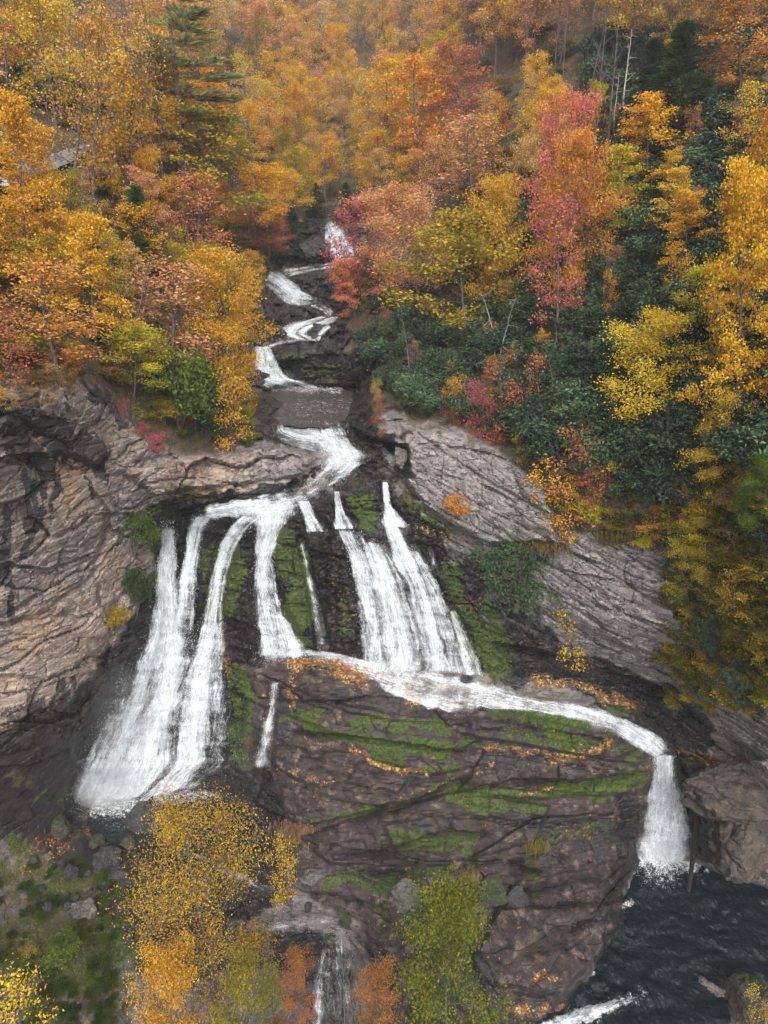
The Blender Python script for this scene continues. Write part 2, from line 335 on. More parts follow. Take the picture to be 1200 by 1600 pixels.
for args in [
    ([(235, 798), (300, 780), (360, 768), (430, 765), (490, 745), (515, 722)], 2.6, 16),
    ([(130, 740), (170, 800), (220, 796), (250, 770)], .8, 12), ([(-40, 720), (60, 712), (130, 728), (165, 712)], 1.2, 16), ([(60, 650), (120, 660), (190, 640)], .8, 9),
    ([(600, 690), (640, 700), (640, 735), (600, 755)], 1.8, 14), ([(640, 690), (690, 700), (760, 712), (850, 738)], .8, 8), ([(690, 745), (760, 765), (850, 800)], .5, 7), ([(780, 860), (860, 850), (950, 880)], .5, 8),
    ([(750, 1000), (850, 1015), (950, 1040), (1050, 1075), (1110, 1140), (1200, 1180)], 3.0, 26), ([(900, 930), (1000, 960), (1090, 1000)], .5, 9), ([(860, 890), (960, 900), (1060, 930)], .45, 8),
    ([(390, 1045), (440, 1062), (470, 1092), (530, 1095), (600, 1090), (660, 1100)], .7, 8),
    ([(440, 1140), (520, 1148), (600, 1158), (720, 1168), (760, 1150)], 1.2, 9), 
    ([(680, 1110), (705, 1135), (740, 1128)], .7, 9), ([(740, 1140), (820, 1136), (960, 1150)], 1.2, 10), 
    ([(470, 1288), (560, 1272), (640, 1248), (690, 1226), (740, 1195)], .9, 8), ([(700, 1230), (780, 1222), (900, 1216), (1000, 1200)], 1.4, 12),
    ([(440, 1300), (520, 1330), (600, 1320), (700, 1290), (780, 1300)], .9, 9), ([(500, 1345), (600, 1360), (700, 1350), (780, 1340), (860, 1360)], 1.3, 12),
    ([(740, 1370), (830, 1385), (900, 1372), (965, 1380)], 1.0, 9), ([(760, 1402), (860, 1412), (960, 1405)], .7, 7), ([(770, 1470), (850, 1480), (930, 1460)], .35, 8), ([(770, 1540), (840, 1550), (890, 1540)], .35, 8),
    ([(445, 1062), (470, 1090), (468, 1100)], .5, 6), ([(1060, 1215), (1100, 1240), (1200, 1262)], .9, 9), ([(1090, 1262), (1130, 1255), (1200, 1285)], 1.2, 10),
    ([(428, 502), (470, 500), (520, 502)], 2.0, 7), ([(430, 470), (470, 474), (520, 466)], 2.2, 7), ([(425, 530), (500, 524), (560, 532)], 1.8, 6), ([(432, 556), (500, 556), (572, 562)], 3.2, 22), ([(420, 398), (470, 402), (520, 396)], 3.5, 12), ([(455, 438), (490, 446), (520, 440)], 2.5, 9), ([(465, 362), (500, 360), (520, 364)], 2.5, 10), ([(400, 600), (420, 622), (450, 628)], .6, 5), ([(425, 505), (470, 508), (530, 500)], .5, 6), ([(420, 665), (470, 660), (545, 662)], 1.6, 9), ([(560, 560), (600, 596), (640, 606)], 2.5, 16), ([(545, 668), (600, 690), (640, 694)], 2.2, 12), ([(530, 690), (590, 700), (620, 690)], 1.0, 10), ([(540, 640), (600, 655), (640, 650)], .8, 7),
    ([(-20, 1200), (50, 1190), (110, 1160)], 1.2, 16), ([(-20, 1090), (80, 1075), (140, 1050)], .6, 14), ([(0, 870), (70, 880), (150, 860)], .5, 14), ([(60, 940), (110, 935), (150, 960)], .5, 16), ([(380, 1075), (385, 1130), (370, 1180)], .5, 8),
]:
    lip(*args)

# water courses, as (x, y, half width) along the flow; rows = (y, x left, x right)
def rows(*r):
    return [((a + b) / 2, y, (b - a) / 2) for y, a, b in r], True


def path(*r):
    return [tuple(map(float, q)) for q in r], False


FLOWS = {
    'fall_a': rows((812, 252, 274), (850, 250, 276), (900, 243, 275), (950, 238, 280), (1000, 226, 290), (1050, 202, 292), (1100, 176, 284), (1150, 150, 270), (1200, 126, 262), (1240, 118, 240), (1262, 116, 205)),
    'fall_b': rows((800, 306, 350), (820, 293, 326), (850, 290, 318), (900, 280, 309), (950, 274, 306), (1000, 258, 303), (1060, 232, 300), (1110, 205, 300), (1160, 190, 300)),
    'fall_c': rows((800, 385, 420), (822, 358, 392), (850, 343, 369), (900, 330, 352), (950, 320, 347), (1000, 308, 351), (1050, 288, 346), (1100, 266, 352), (1150, 252, 362), (1180, 244, 368)),
    'fall_low': rows((1035, 215, 346), (1075, 195, 348), (1120, 172, 355), (1160, 156, 363), (1190, 144, 366), (1220, 135, 335), (1250, 122, 285), (1275, 116, 235)),
    'lip_run': path((540, 735, 12), (505, 757, 16), (470, 776, 20), (430, 788, 20), (390, 793, 15), (350, 797, 10), (315, 802, 8)),
    'fall_d': rows((792, 372, 470), (815, 392, 452), (832, 400, 438), (870, 398, 425), (920, 395, 434), (960, 397, 446), (990, 402, 460), (1012, 404, 472), (1032, 398, 476)),
    'fall_e': rows((782, 462, 486), (808, 474, 494), (832, 480, 514)),
    'fall_f': rows((845, 467, 474), (880, 474, 483), (910, 480, 490), (960, 489, 503), (1012, 496, 514)),
    'fall_g': rows((766, 520, 531), (800, 524, 538), (828, 522, 562)),
    'fall_h': rows((752, 597, 606), (790, 599, 611), (826, 598, 640)),
    'strand_a': rows((824, 526, 562), (845, 534, 572), (880, 546, 586), (920, 554, 594), (970, 560, 604), (1048, 563, 614)),
    'strand_b': rows((842, 566, 594), (870, 572, 612), (910, 582, 630), (955, 594, 645), (1000, 602, 656), (1054, 604, 662)),
    'strand_c': rows((812, 599, 617), (838, 604, 630), (870, 614, 647), (915, 634, 668), (960, 648, 682), (1010, 657, 694), (1056, 660, 702)),
    'strand_d': rows((856, 634, 650), (885, 646, 670), (925, 662, 690), (970, 676, 706), (1015, 690, 720), (1058, 694, 730)),
    'strand_e': rows((846, 540, 640), (900, 556, 676), (950, 562, 698), (1000, 565, 722), (1056, 572, 752)),
    'fall_i': rows((952, 700, 711), (990, 708, 730), (1030, 716, 748), (1058, 722, 755)),
    'fall_j': rows((858, 670, 676), (892, 674, 686)),
    'apron': path((395, 1034, 5), (440, 1024, 7), (480, 1020, 6), (530, 1028, 8), (580, 1045, 15), (650, 1070, 27), (720, 1084, 25), (780, 1092, 19), (840, 1103, 9), (900, 1112, 12), (960, 1130, 14), (1005, 1155, 16), (1038, 1178, 15), (1040, 1190, 15)),
    'plunge': rows((1176, 1022, 1053), (1210, 1020, 1058), (1250, 1008, 1068), (1300, 1000, 1079), (1335, 990, 1083), (1352, 998, 1076)),
    'trickle': rows((1063, 424, 437), (1100, 420, 432), (1140, 410, 427), (1180, 400, 424), (1203, 392, 426)),
    'step_a': rows((655, 466, 541), (668, 466, 541), (682, 480, 540), (697, 494, 554), (712, 506, 572), (728, 498, 566), (745, 484, 545), (762, 468, 522)),
    'link_a': path((548, 404, 7), (522, 413, 7), (482, 419, 8), (440, 425, 10)),
    'link_b': path((488, 469, 9), (508, 480, 7), (520, 492, 8)),
    'link_c': path((470, 531, 9), (440, 534, 8), (412, 542, 9)),
    'step_b': path((437, 660, 12), (438, 674, 13), (462, 684, 16), (500, 690, 18)),
    'step_c': rows((538, 396, 420), (560, 396, 430), (578, 393, 438), (592, 398, 456), (602, 412, 505), (612, 428, 535)),
    'step_d': rows((494, 498, 527), (503, 455, 521), (512, 438, 488), (522, 438, 474), (534, 456, 502)),
    'step_e': path((516, 508, 4), (502, 518, 7), (494, 532, 6)),
    'step_f': path((415, 432, 12), (432, 440, 16), (448, 455, 17), (468, 467, 12), (490, 470, 6)),
    'step_g': path((512, 346, 8), (524, 366, 22), (534, 388, 24), (546, 405, 15)),
    'lower_a': path((360, 1458, 8), (430, 1450, 12), (490, 1442, 12), (525, 1448, 16), (525, 1490, 28), (520, 1540, 31), (522, 1600, 33), (515, 1660, 36), (500, 1720, 36)),
    'lower_b': path((1010, 1552, 6), (960, 1570, 14), (905, 1590, 16), (850, 1615, 18), (780, 1650, 18)),
    'lower_c': path((250, 1320, 6), (330, 1350, 8), (400, 1385, 9), (440, 1400, 10), (440, 1440, 12)),
}
for nm, (pts, isrow) in FLOWS.items():
    d, s, t = seg_dist(PX, PY, [(p[0], p[1]) for p in pts])
    hw = np.interp(t, np.linspace(0, 1, len(pts)), [p[2] for p in pts])
    mFlow = np.maximum(mFlow, sstep(1.25, .7, d / (hw + 4)))

# rock relief ----------------------------------------------------------
def strata(P, T, L, dip, seed, warp=1.0):
    b = (P[:, 2] + dip * P[:, 0] + warp * (.9 * vnoise(P, (16, 16, 10), seed) + .10 * vnoise(P, 1.6, seed + 1))) / T
    i = np.floor(b)
    fr = b - i
    a = (P[:, 0] * .9 + P[:, 1] * .4) / L + _hash(i, i * 0, i * 0, seed) * 10 + .35 * vnoise(P, 2.5, seed + 2)
    j = np.floor(a)
    fa = a - j
    h = _hash(i, j, i * 0 + 3, seed)
    g = sstep(.09, 0, np.minimum(fr, 1 - fr)) * .6 + sstep(.05, 0, np.minimum(fa, 1 - fa)) * .4
    return h + .35 * fr - g


def facets(P, size, seed):
    """broken rock: cells with their own offset and tilt"""
    Q = P / np.asarray(size, float)
    I = np.floor(Q).astype(np.int64)
    bd = np.full(len(P), 1e9)
    b2 = np.full(len(P), 1e9)
    val = np.zeros(len(P))
    for dx in (-1, 0, 1):
        for dy in (-1, 0, 1):
            for dz in (-1, 0, 1):
                c = I + np.array([dx, dy, dz])
                hx, hy, hz = (_hash(c[:, 0], c[:, 1], c[:, 2], seed + k) for k in (1, 2, 3))
                R = Q - (c + np.stack([hx, hy, hz], -1))
                d = (R ** 2).sum(1)
                h4, h5, h6 = (_hash(c[:, 0], c[:, 1], c[:, 2], seed + k) for k in (4, 5, 6))
                v = h4 + (h5 - .5) * 1.1 * R[:, 0] + (h6 - .35) * 1.1 * R[:, 2]
                m = d < bd
                b2 = np.where(m, bd, np.minimum(b2, d))
                bd = np.where(m, d, bd)
                val = np.where(m, v, val)
    return val - .45 * sstep(.10, 0, np.sqrt(b2) - np.sqrt(bd))


PW = P0 + np.stack([fbm(P0, 3.0, 3, 71), fbm(P0, 3.0, 3, 72), fbm(P0, 3.0, 3, 73)], -1) * .7
PW[:, 2] += .2 * PW[:, 0]
fac = 1.3 * facets(PW, (7.5, 7.5, 3.6), 301) + .5 * facets(PW, (2.8, 2.8, 1.2), 302) + .10 * facets(PW, (.9, .9, .4), 303)
dip = .30 * zCL + .33 * zCR + .10 * (1 - np.clip(zCL + zCR, 0, 1))
relief = 1.0 * strata(P0, 2.3, 8.5, dip, 11) + .45 * strata(P0, .95, 3.6, dip, 22) + .10 * strata(P0, .42, 1.6, dip, 33) + .13 * fbm(P0, 1.6, 6, 44, .6)
relief = relief * np.where(PX < 300, .18 + .82 * sstep(170, 300, PX), 1.0) + fac * (.6 + .7 * zCL - .25 * zLedge)
amp = np.clip(.75 * zCL + .62 * zCR + .44 * zLedge + .85 * zWall + 1.0 * zRiver, .28, 1.0)
amp = np.where(zSoil > .5, amp * .55, amp)
amp *= 1 - .72 * mFlow * (1 - .55 * zRiver)
soilrel = .9 * fbm(P0, 6.0, 4, 55) + .15 * fbm(P0, .9, 3, 56)
far = np.clip(YB / 60, .8, 4)
amp *= 1 + .9 * zRiver * sstep(65, 100, YB)
disp = relief * amp * (1 - zSoil) + zSoil * (soilrel * far * .6 + relief * .25)
dist = np.linalg.norm(P0 - np.array([0, 0, ZC]), axis=1)
YT = YB * (1 - disp / dist) + dY * (1 - .55 * mFlow)
# shoreline: keep the plunge pool bed below the water
POOL = [(1000, 1345), (1090, 1345), (1150, 1375), (1250, 1400), (1400, 1480), (1300, 1600), (1160, 1575), (1090, 1600), (1060, 1680), (900, 1700), (860, 1600), (915, 1535), (950, 1480), (985, 1420)]
zp = sstep(-4, 14, poly_sd(PX + wn1 * 6, PY + wn2 * 6, POOL))
YP = y_for_z(PX, np.maximum(PY, 1200), -1.0 - .5 * zp)
YT = np.where(zp > 0, YT * (1 - zp) + np.maximum(YT, YP) * zp, YT)
UPOOL = [(405, 612), (450, 600), (556, 602), (550, 640), (540, 658), (450, 662), (420, 650), (445, 630)]
zu = sstep(-3, 6, poly_sd(PX, PY, UPOOL))
YT = YT * (1 - zu) + np.maximum(YT, y_for_z(PX, np.clip(PY, 560, 700), 33.6)) * zu
VT = at(PX, PY, YT)
YG = YT.reshape(NY, NX)


def blur(a, n):
    for _ in range(n):
        b = np.pad(a, 1, mode='edge')
        a = (b[:-2, 1:-1] + b[2:, 1:-1] + b[1:-1, :-2] + b[1:-1, 2:] + 2 * b[1:-1, 1:-1]) / 6
    return a


YS = blur(YG, 10)
YW = blur(YG, 4)


def sample(px, py, G=None):
    G = YG if G is None else G
    px, py = np.atleast_1d(np.asarray(px, float)), np.atleast_1d(np.asarray(py, float))
    fx = np.clip(np.interp(px, GX, np.arange(NX)), 0, NX - 1.001)
    fy = np.clip(np.interp(py, GY, np.arange(NY)), 0, NY - 1.001)
    i, j = fx.astype(int), fy.astype(int)
    a, b = fx - i, fy - j
    return G[j, i] * (1 - a) * (1 - b) + G[j, i + 1] * a * (1 - b) + G[j + 1, i] * (1 - a) * b + G[j + 1, i + 1] * a * b


def ground(px, py):
    return at(px, py, sample(px, py))


# ------------------------------------------------------------------ node helpers
class N:
    def __init__(self, name):
        self.m = bpy.data.materials.new(name)
        self.m.use_nodes = True
        self.t = self.m.node_tree
        self.t.nodes.clear()
        self.out = self.t.nodes.new('ShaderNodeOutputMaterial')

    def n(self, typ, **kw):
        nd = self.t.nodes.new(typ)
        for k, v in kw.items():
            setattr(nd, k, v)
        return nd

    def put(self, sock, v):
        if isinstance(v, bpy.types.NodeSocket):
            self.t.links.new(v, sock)
        elif v is not None:
            if isinstance(v, (tuple, list)) and len(v) == 3 and sock.type == 'RGBA':
                v = (*v, 1)
            sock.default_value = v

    def math(self, op, a, b=None, c=None, clamp=False):
        nd = self.n('ShaderNodeMath', operation=op, use_clamp=clamp)
        for k, v in enumerate((a, b, c)):
            if v is not None:
                self.put(nd.inputs[k], v)
        return nd.outputs[0]

    def mix(self, fac, a, b, blend='MIX'):
        nd = self.n('ShaderNodeMix', data_type='RGBA', blend_type=blend)
        self.put(nd.inputs[0], fac)
        self.put(nd.inputs[6], a)
        self.put(nd.inputs[7], b)
        return nd.outputs[2]

    def noise(self, vec, scale, detail=4, rough=.55, dist=0.0):
        nd = self.n('ShaderNodeTexNoise')
        self.put(nd.inputs['Vector'], vec)
        nd.inputs['Scale'].default_value = scale
        nd.inputs['Detail'].default_value = detail
        nd.inputs['Roughness'].default_value = rough
        nd.inputs['Distortion'].default_value = dist
        return nd.outputs['Fac']

    def ramp(self, v, a, b, lo=0.0, hi=1.0):
        nd = self.n('ShaderNodeMapRange', interpolation_type='SMOOTHSTEP')
        self.put(nd.inputs[0], v)
        for k, q in zip((1, 2, 3, 4), (a, b, lo, hi)):
            self.put(nd.inputs[k], q)
        return nd.outputs[0]

    def scalevec(self, vec, s):
        nd = self.n('ShaderNodeMapping')
        self.put(nd.inputs[0], vec)
        nd.inputs['Scale'].default_value = s
        return nd.outputs[0]

    def attr(self, name, typ='GEOMETRY'):
        return self.n('ShaderNodeAttribute', attribute_name=name, attribute_type=typ)

    def bump(self, h, strength, dist, normal=None):
        nd = self.n('ShaderNodeBump')
        nd.inputs['Strength'].default_value = strength
        nd.inputs['Distance'].default_value = dist
        self.put(nd.inputs['Height'], h)
        if normal is not None:
            self.put(nd.inputs['Normal'], normal)
        return nd.outputs[0]

    def bsdf(self, color, rough=.8, normal=None, spec=.3, **kw):
        nd = self.n('ShaderNodeBsdfPrincipled')
        self.put(nd.inputs['Base Color'], color)
        self.put(nd.inputs['Roughness'], rough)
        self.put(nd.inputs['Specular IOR Level'], spec)
        if normal is not None:
            self.put(nd.inputs['Normal'], normal)
        for k, v in kw.items():
            self.put(nd.inputs[k], v)
        return nd.outputs[0]

    def done(self, shader, vol=None):
        if shader is not None:
            self.t.links.new(shader, self.out.inputs['Surface'])
        if vol is not None:
            self.t.links.new(vol, self.out.inputs['Volume'])
        return self.m


def make_terrain_material():
    k = N('gorge_rock_and_soil')
    pos = k.n('ShaderNodeNewGeometry')
    P, NRM = pos.outputs['Position'], pos.outputs['Normal']
    A, B = k.attr('zone_a'), k.attr('zone_b')
    sa, sb = k.n('ShaderNodeSeparateColor'), k.n('ShaderNodeSeparateColor')
    k.put(sa.inputs[0], A.outputs['Color'])
    k.put(sb.inputs[0], B.outputs['Color'])
    moss, wet, soil, tan = sa.outputs[0], sa.outputs[1], sa.outputs[2], A.outputs['Alpha']  # wet also carries the painted overhang and recess shade
    lit, pale, black, ledge = sb.outputs[0], sb.outputs[1], sb.outputs[2], B.outputs['Alpha']
    sep = k.n('ShaderNodeSeparateXYZ')
    k.put(sep.inputs[0], NRM)
    nz = sep.outputs[2]
    bed = k.scalevec(k.mix(.12, P, k.n('ShaderNodeTexNoise').outputs['Color']) if False else P, (.55, .55, 1.7))
    n_big = k.noise(P, .22, 4)
    n_mid = k.noise(P, 1.1, 5, .6)
    n_fine = k.noise(P, 5.0, 5, .65)
    n_bed = k.noise(bed, 1.3, 6, .65, .4)
    n_speck = k.noise(P, 14.0, 3, .6)
    # grey gneiss
    grey = k.mix(k.ramp(n_bed, .3, .7), (.10, .09, .085), (.30, .27, .258))
    grey = k.mix(k.ramp(n_mid, .45, .75), grey, (.22, .19, .18))
    grey = k.mix(k.math('MULTIPLY', k.ramp(n_fine, .55, .75), k.ramp(n_big, .4, .6)), grey, (.42, .395, .375))
    # brown purple slab rock
    brown = k.mix(k.ramp(n_bed, .3, .72), (.0095, .0075, .0078), (.054, .038, .033))
    brown = k.mix(k.ramp(n_mid, .5, .72), brown, (.140, .100, .082))
    brown = k.mix(k.ramp(n_big, .52, .68), brown, (.022, .020, .024))
    # tan ochre cliff
    tanc = k.mix(k.ramp(n_bed, .25, .75), (.20, .148, .115), (.35, .275, .22))
    tanc = k.mix(k.ramp(n_big, .5, .7), tanc, (.29, .19, .12))
    tanc = k.mix(k.ramp(n_mid, .55, .75), tanc, (.27, .235, .215))
    rock = k.mix(ledge, grey, brown)
    palec = k.mix(k.ramp(n_bed, .25, .75), (.12, .108, .103), (.31, .285, .27))
    palec = k.mix(k.ramp(n_big, .5, .68), palec, (.20, .172, .163))
    rock = k.mix(k.math('MULTIPLY', pale, .85), rock, palec)
    rock = k.mix(k.math('MULTIPLY', tan, k.ramp(n_mid, .2, .5)), rock, tanc)
    # cracks
    vor = k.n('ShaderNodeTexVoronoi', feature='DISTANCE_TO_EDGE')
    k.put(vor.inputs['Vector'], k.mix(.25, k.scalevec(P, (.5, .5, 1.6)), k.noise(P, .8, 3)))
    vor.inputs['Scale'].default_value = .75
    crack = k.ramp(vor.outputs['Distance'], .0, .035, 1, 0)
    crack = k.math('MULTIPLY', crack, k.ramp(n_mid, .45, .6))
    rock = k.mix(k.math('MULTIPLY', crack, .75), rock, (.022, .02, .02))
    line1 = k.noise(k.scalevec(P, (.30, .30, 1.3)), .9, 6, .62, .3)
    line2 = k.noise(k.scalevec(P, (.9, .9, 2.6)), 1.2, 5, .6, .3)
    cr2 = k.math('MAXIMUM', k.ramp(k.math('ABSOLUTE', k.math('SUBTRACT', line1, .5)), .004, .017, 1, 0), k.math('MULTIPLY', k.ramp(k.math('ABSOLUTE', k.math('SUBTRACT', line2, .52)), .004, .016, 1, 0), .8))
    cr2 = k.math('MULTIPLY', cr2, k.math('MULTIPLY', k.ramp(n_mid, .38, .54), k.math('SUBTRACT', 1, k.math('MAXIMUM', k.math('MULTIPLY', tan, .6), k.math('MULTIPLY', ledge, .5)))))
    rock = k.mix(k.math('MULTIPLY', cr2, .8), rock, (.018, .016, .016))
    # black water stains, wet rock and the shade painted under overhangs
    n_str = k.noise(k.scalevec(P, (1.6, 1.6, .16)), 1.0, 5, .6)
    bl = k.ramp(k.math('ADD', black, k.math('ADD', k.math('MULTIPLY', k.math('SUBTRACT', n_str, .5), 2.6), k.math('MULTIPLY', k.math('SUBTRACT', n_mid, .5), 1.6))), .42, .62)
    bl = k.math('MULTIPLY', bl, k.math('MULTIPLY', k.ramp(black, .02, .2), .85))
    rock = k.mix(bl, rock, (.024, .025, .030))
    wet_shade = k.ramp(k.math('ADD', wet, k.math('MULTIPLY', k.math('SUBTRACT', n_mid, .5), 1.0)), .35, .75)
    rock = k.mix(k.math('MULTIPLY', wet_shade, .92), rock, k.mix(k.ramp(n_bed, .35, .75), (.004, .004, .0055), (.020, .017, .017)))
    # pale lichen
    lich = k.math('MULTIPLY', k.ramp(n_speck, .58, .7), k.math('MULTIPLY', k.ramp(n_mid, .48, .62), .55))
    lich = k.math('MULTIPLY', lich, k.math('SUBTRACT', 1, wet_shade))
    rock = k.mix(lich, rock, (.40, .385, .36))
    # moss
    mo = k.math('ADD', moss, k.math('MULTIPLY', k.math('SUBTRACT', k.math('ADD', k.math('MULTIPLY', n_mid, .6), k.math('MULTIPLY', n_fine, .4)), .5), 3.4))
    mo = k.math('ADD', mo, k.math('MULTIPLY', k.math('SUBTRACT', nz, .45), .25))
    mo = k.math('MULTIPLY', k.ramp(mo, .5, .8), k.ramp(moss, .04, .2))
    mossc = k.mix(k.ramp(n_fine, .3, .7), (.012, .020, .005), (.065, .10, .010))
    mossc = k.mix(k.ramp(n_big, .45, .6), mossc, k.mix(k.ramp(n_fine, .3, .7), (.02, .028, .008), (.062, .072, .014)))
    rock = k.mix(mo, rock, mossc)
    # leaf litter held on flat spots
    vl = k.n('ShaderNodeTexVoronoi', feature='F1')
    k.put(vl.inputs['Vector'], P)
    vl.inputs['Scale'].default_value = 6.5
    lc = k.n('ShaderNodeSeparateColor')
    k.put(lc.inputs[0], vl.outputs['Color'])
    leafcol = k.mix(lc.outputs[0], (.07, .036, .020), (.24, .10, .042))
    leafcol = k.mix(k.ramp(lc.outputs[1], .7, .8), leafcol, (.38, .24, .07))
    lf = k.math('ADD', lit, k.math('MULTIPLY', k.math('SUBTRACT', k.math('ADD', k.math('MULTIPLY', n_mid, .5), k.math('MULTIPLY', n_fine, .5)), .5), 3.0))
    lf = k.math('ADD', lf, k.math('MULTIPLY', k.math('SUBTRACT', lc.outputs[2], .5), .5))
    lf = k.math('ADD', lf, k.math('MULTIPLY', k.math('SUBTRACT', nz, .5), .3))
    lf = k.math('MULTIPLY', k.ramp(lf, .82, .92), k.ramp(lit, .02, .15))
    rock = k.mix(lf, rock, leafcol)
    # forest floor
    floorc = k.mix(k.ramp(n_mid, .35, .65), (.030, .024, .015), (.085, .058, .030))
    floorc = k.mix(k.ramp(n_fine, .52, .62), floorc, k.mix(k.ramp(n_big, .4, .6), leafcol, (.07, .075, .02)))
    rock = k.mix(soil, rock, floorc)
    h = k.math('ADD', k.math('MULTIPLY', n_bed, .6), k.math('ADD', k.math('MULTIPLY', n_fine, .5), k.math('MULTIPLY', n_speck, .25)))
    h = k.math('SUBTRACT', h, k.math('MULTIPLY', k.math('MAXIMUM', crack, cr2), .6))
    nrm = k.bump(h, .75, .16)
    rough = k.math('SUBTRACT', k.math('SUBTRACT', .85, k.math('MULTIPLY', k.math('MULTIPLY', ledge, .22), k.ramp(n_big, .4, .6))), k.math('MULTIPLY', k.math('MULTIPLY', wet_shade, .5), k.math('SUBTRACT', 1, k.math('MAXIMUM', mo, lf))))
    return k.done(k.bsdf(rock, rough, nrm, .35))


def simple_mat(name, c1, c2, scale=4, rough=.85, bump=.3, spec=.25, stretch=(1, 1, 1)):
    k = N(name)
    tc = k.n('ShaderNodeTexCoord').outputs['Object']
    v = k.scalevec(tc, stretch)
    n1 = k.noise(v, scale, 5, .6)
    n2 = k.noise(v, scale * 4, 4, .6)
    c = k.mix(k.ramp(n1, .3, .7), c1, c2)
    c = k.mix(k.math('MULTIPLY', k.ramp(n2, .5, .75), .5), c, tuple(min(1, q * 1.7) for q in c2))
    return k.done(k.bsdf(c, rough, k.bump(k.math('ADD', n1, n2), bump, .05), spec))


def boulder_mat(name, c1, c2, mosscol=None):
    k = N(name)
    g = k.n('ShaderNodeNewGeometry')
    P = g.outputs['Position']
    n1, n2, n3 = k.noise(P, .9, 5, .6), k.noise(P, 4.5, 5, .65), k.noise(P, 15, 3, .6)
    c = k.mix(k.ramp(n1, .3, .7), c1, c2)
    c = k.mix(k.math('MULTIPLY', k.ramp(n2, .5, .7), .6), c, tuple(q * 1.6 for q in c2))
    c = k.mix(k.math('MULTIPLY', k.ramp(n3, .6, .7), .35), c, (.4, .38, .35))
    ln = k.noise(k.scalevec(P, (.5, .5, 1.8)), 1.0, 6, .65, .3)
    cr = k.ramp(k.math('ABSOLUTE', k.math('SUBTRACT', ln, .5)), .005, .02, 1, 0)
    c = k.mix(k.math('MULTIPLY', cr, .75), c, (.012, .011, .011))
    if mosscol:
        s = k.n('ShaderNodeSeparateXYZ')
        k.put(s.inputs[0], g.outputs['Normal'])
        c = k.mix(k.ramp(k.math('ADD', s.outputs[2], k.math('MULTIPLY', n2, .8)), .95, 1.2), c, mosscol)
    return k.done(k.bsdf(c, .75, k.bump(k.math('ADD', n2, k.math('MULTIPLY', n3, .4)), .8, .12), .3))


def foliage_mat(name, gloss=False):
    k = N(name)
    oi = k.n('ShaderNodeObjectInfo')
    cb = k.attr('color_b', 'OBJECT')
    tint, val = k.attr('tint'), k.attr('val')
    c = k.mix(tint.outputs['Fac'], oi.outputs['Color'], cb.outputs['Color'])
    c = k.mix(1.0, c, k.n('ShaderNodeCombineColor').outputs[0], 'MULTIPLY') if False else c
    vm = k.n('ShaderNodeVectorMath', operation='SCALE')
    k.put(vm.inputs[0], c)
    k.put(vm.inputs['Scale'], val.outputs['Fac'])
    c = vm.outputs[0]
    if gloss:
        return k.done(k.bsdf(c, .62, None, .14))
    d = k.n('ShaderNodeBsdfDiffuse')
    k.put(d.inputs[0], c)
    tr = k.n('ShaderNodeBsdfTranslucent')
    k.put(tr.inputs[0], c)
    mx = k.n('ShaderNodeMixShader')
    mx.inputs[0].default_value = .38
    k.put(mx.inputs[1], d.outputs[0])
    k.put(mx.inputs[2], tr.outputs[0])
    return k.done(mx.outputs[0])


def fall_mat():
    """falling white water: torn streaks along the flow, see-through between them"""
    k = N('white_water')
    uv = k.n('ShaderNodeUVMap', uv_map='flow').outputs[0]
    edge = k.attr('edge').outputs['Fac']
    dens = k.attr('dens').outputs['Fac']
    seed = k.attr('seed').outputs['Fac']
    off = k.n('ShaderNodeCombineXYZ')
    k.put(off.inputs[2], seed)
    va = k.n('ShaderNodeVectorMath', operation='ADD')
    k.put(va.inputs[0], uv)
    k.put(va.inputs[1], off.outputs[0])
    v = va.outputs[0]
    s1 = k.noise(k.scalevec(v, (.8, .11, 1)), 1.2, 5, .6, .9)
    s2 = k.noise(k.scalevec(v, (2.3, .34, 1)), 1.6, 5, .65, .8)
    s3 = k.noise(k.scalevec(v, (5.0, 1.7, 1)), 1.6, 5, .7, .8)
    st = k.math('ADD', k.math('ADD', k.math('MULTIPLY', s1, .47), k.math('MULTIPLY', s2, .34)), k.math('MULTIPLY', s3, .25))
    st = k.math('ADD', k.math('MULTIPLY', k.math('SUBTRACT', st, .525), 1.45), .525)
    s0 = k.noise(k.scalevec(v, (.62, .03, 1)), 1.0, 3, .5, .3)
    dens = k.math('ADD', dens, k.math('MULTIPLY', k.math('SUBTRACT', s0, .5), 1.0))
    sh = k.noise(k.scalevec(v, (.22, .75, 1)), 1.0, 4, .6, .6)
    dens = k.math('ADD', dens, k.math('MULTIPLY', k.math('SUBTRACT', sh, .5), .55))
    lvl = k.math('ADD', dens, k.math('MULTIPLY', k.math('SUBTRACT', edge, 1.0), .5))
    a = k.ramp(k.math('ADD', st, k.math('SUBTRACT', lvl, .5)), .42, .92)
    a = k.math('MULTIPLY', a, .96)
    col = k.mix(k.ramp(k.math('ADD', s3, k.math('MULTIPLY', s2, .6)), .6, 1.05), (.58, .64, .70), (.90, .91, .92))
    d = k.bsdf(col, .55, k.bump(st, .6, .25), .3)
    tl = k.n('ShaderNodeBsdfTranslucent')
    k.put(tl.inputs[0], col)
    m1 = k.n('ShaderNodeMixShader')
    m1.inputs[0].default_value = .25
    k.put(m1.inputs[1], d)
    k.put(m1.inputs[2], tl.outputs[0])
    t = k.n('ShaderNodeBsdfTransparent')
    mx = k.n('ShaderNodeMixShader')
    k.put(mx.inputs[0], a)
    k.put(mx.inputs[1], t.outputs[0])
    k.put(mx.inputs[2], m1.outputs[0])
    return k.done(mx.outputs[0])


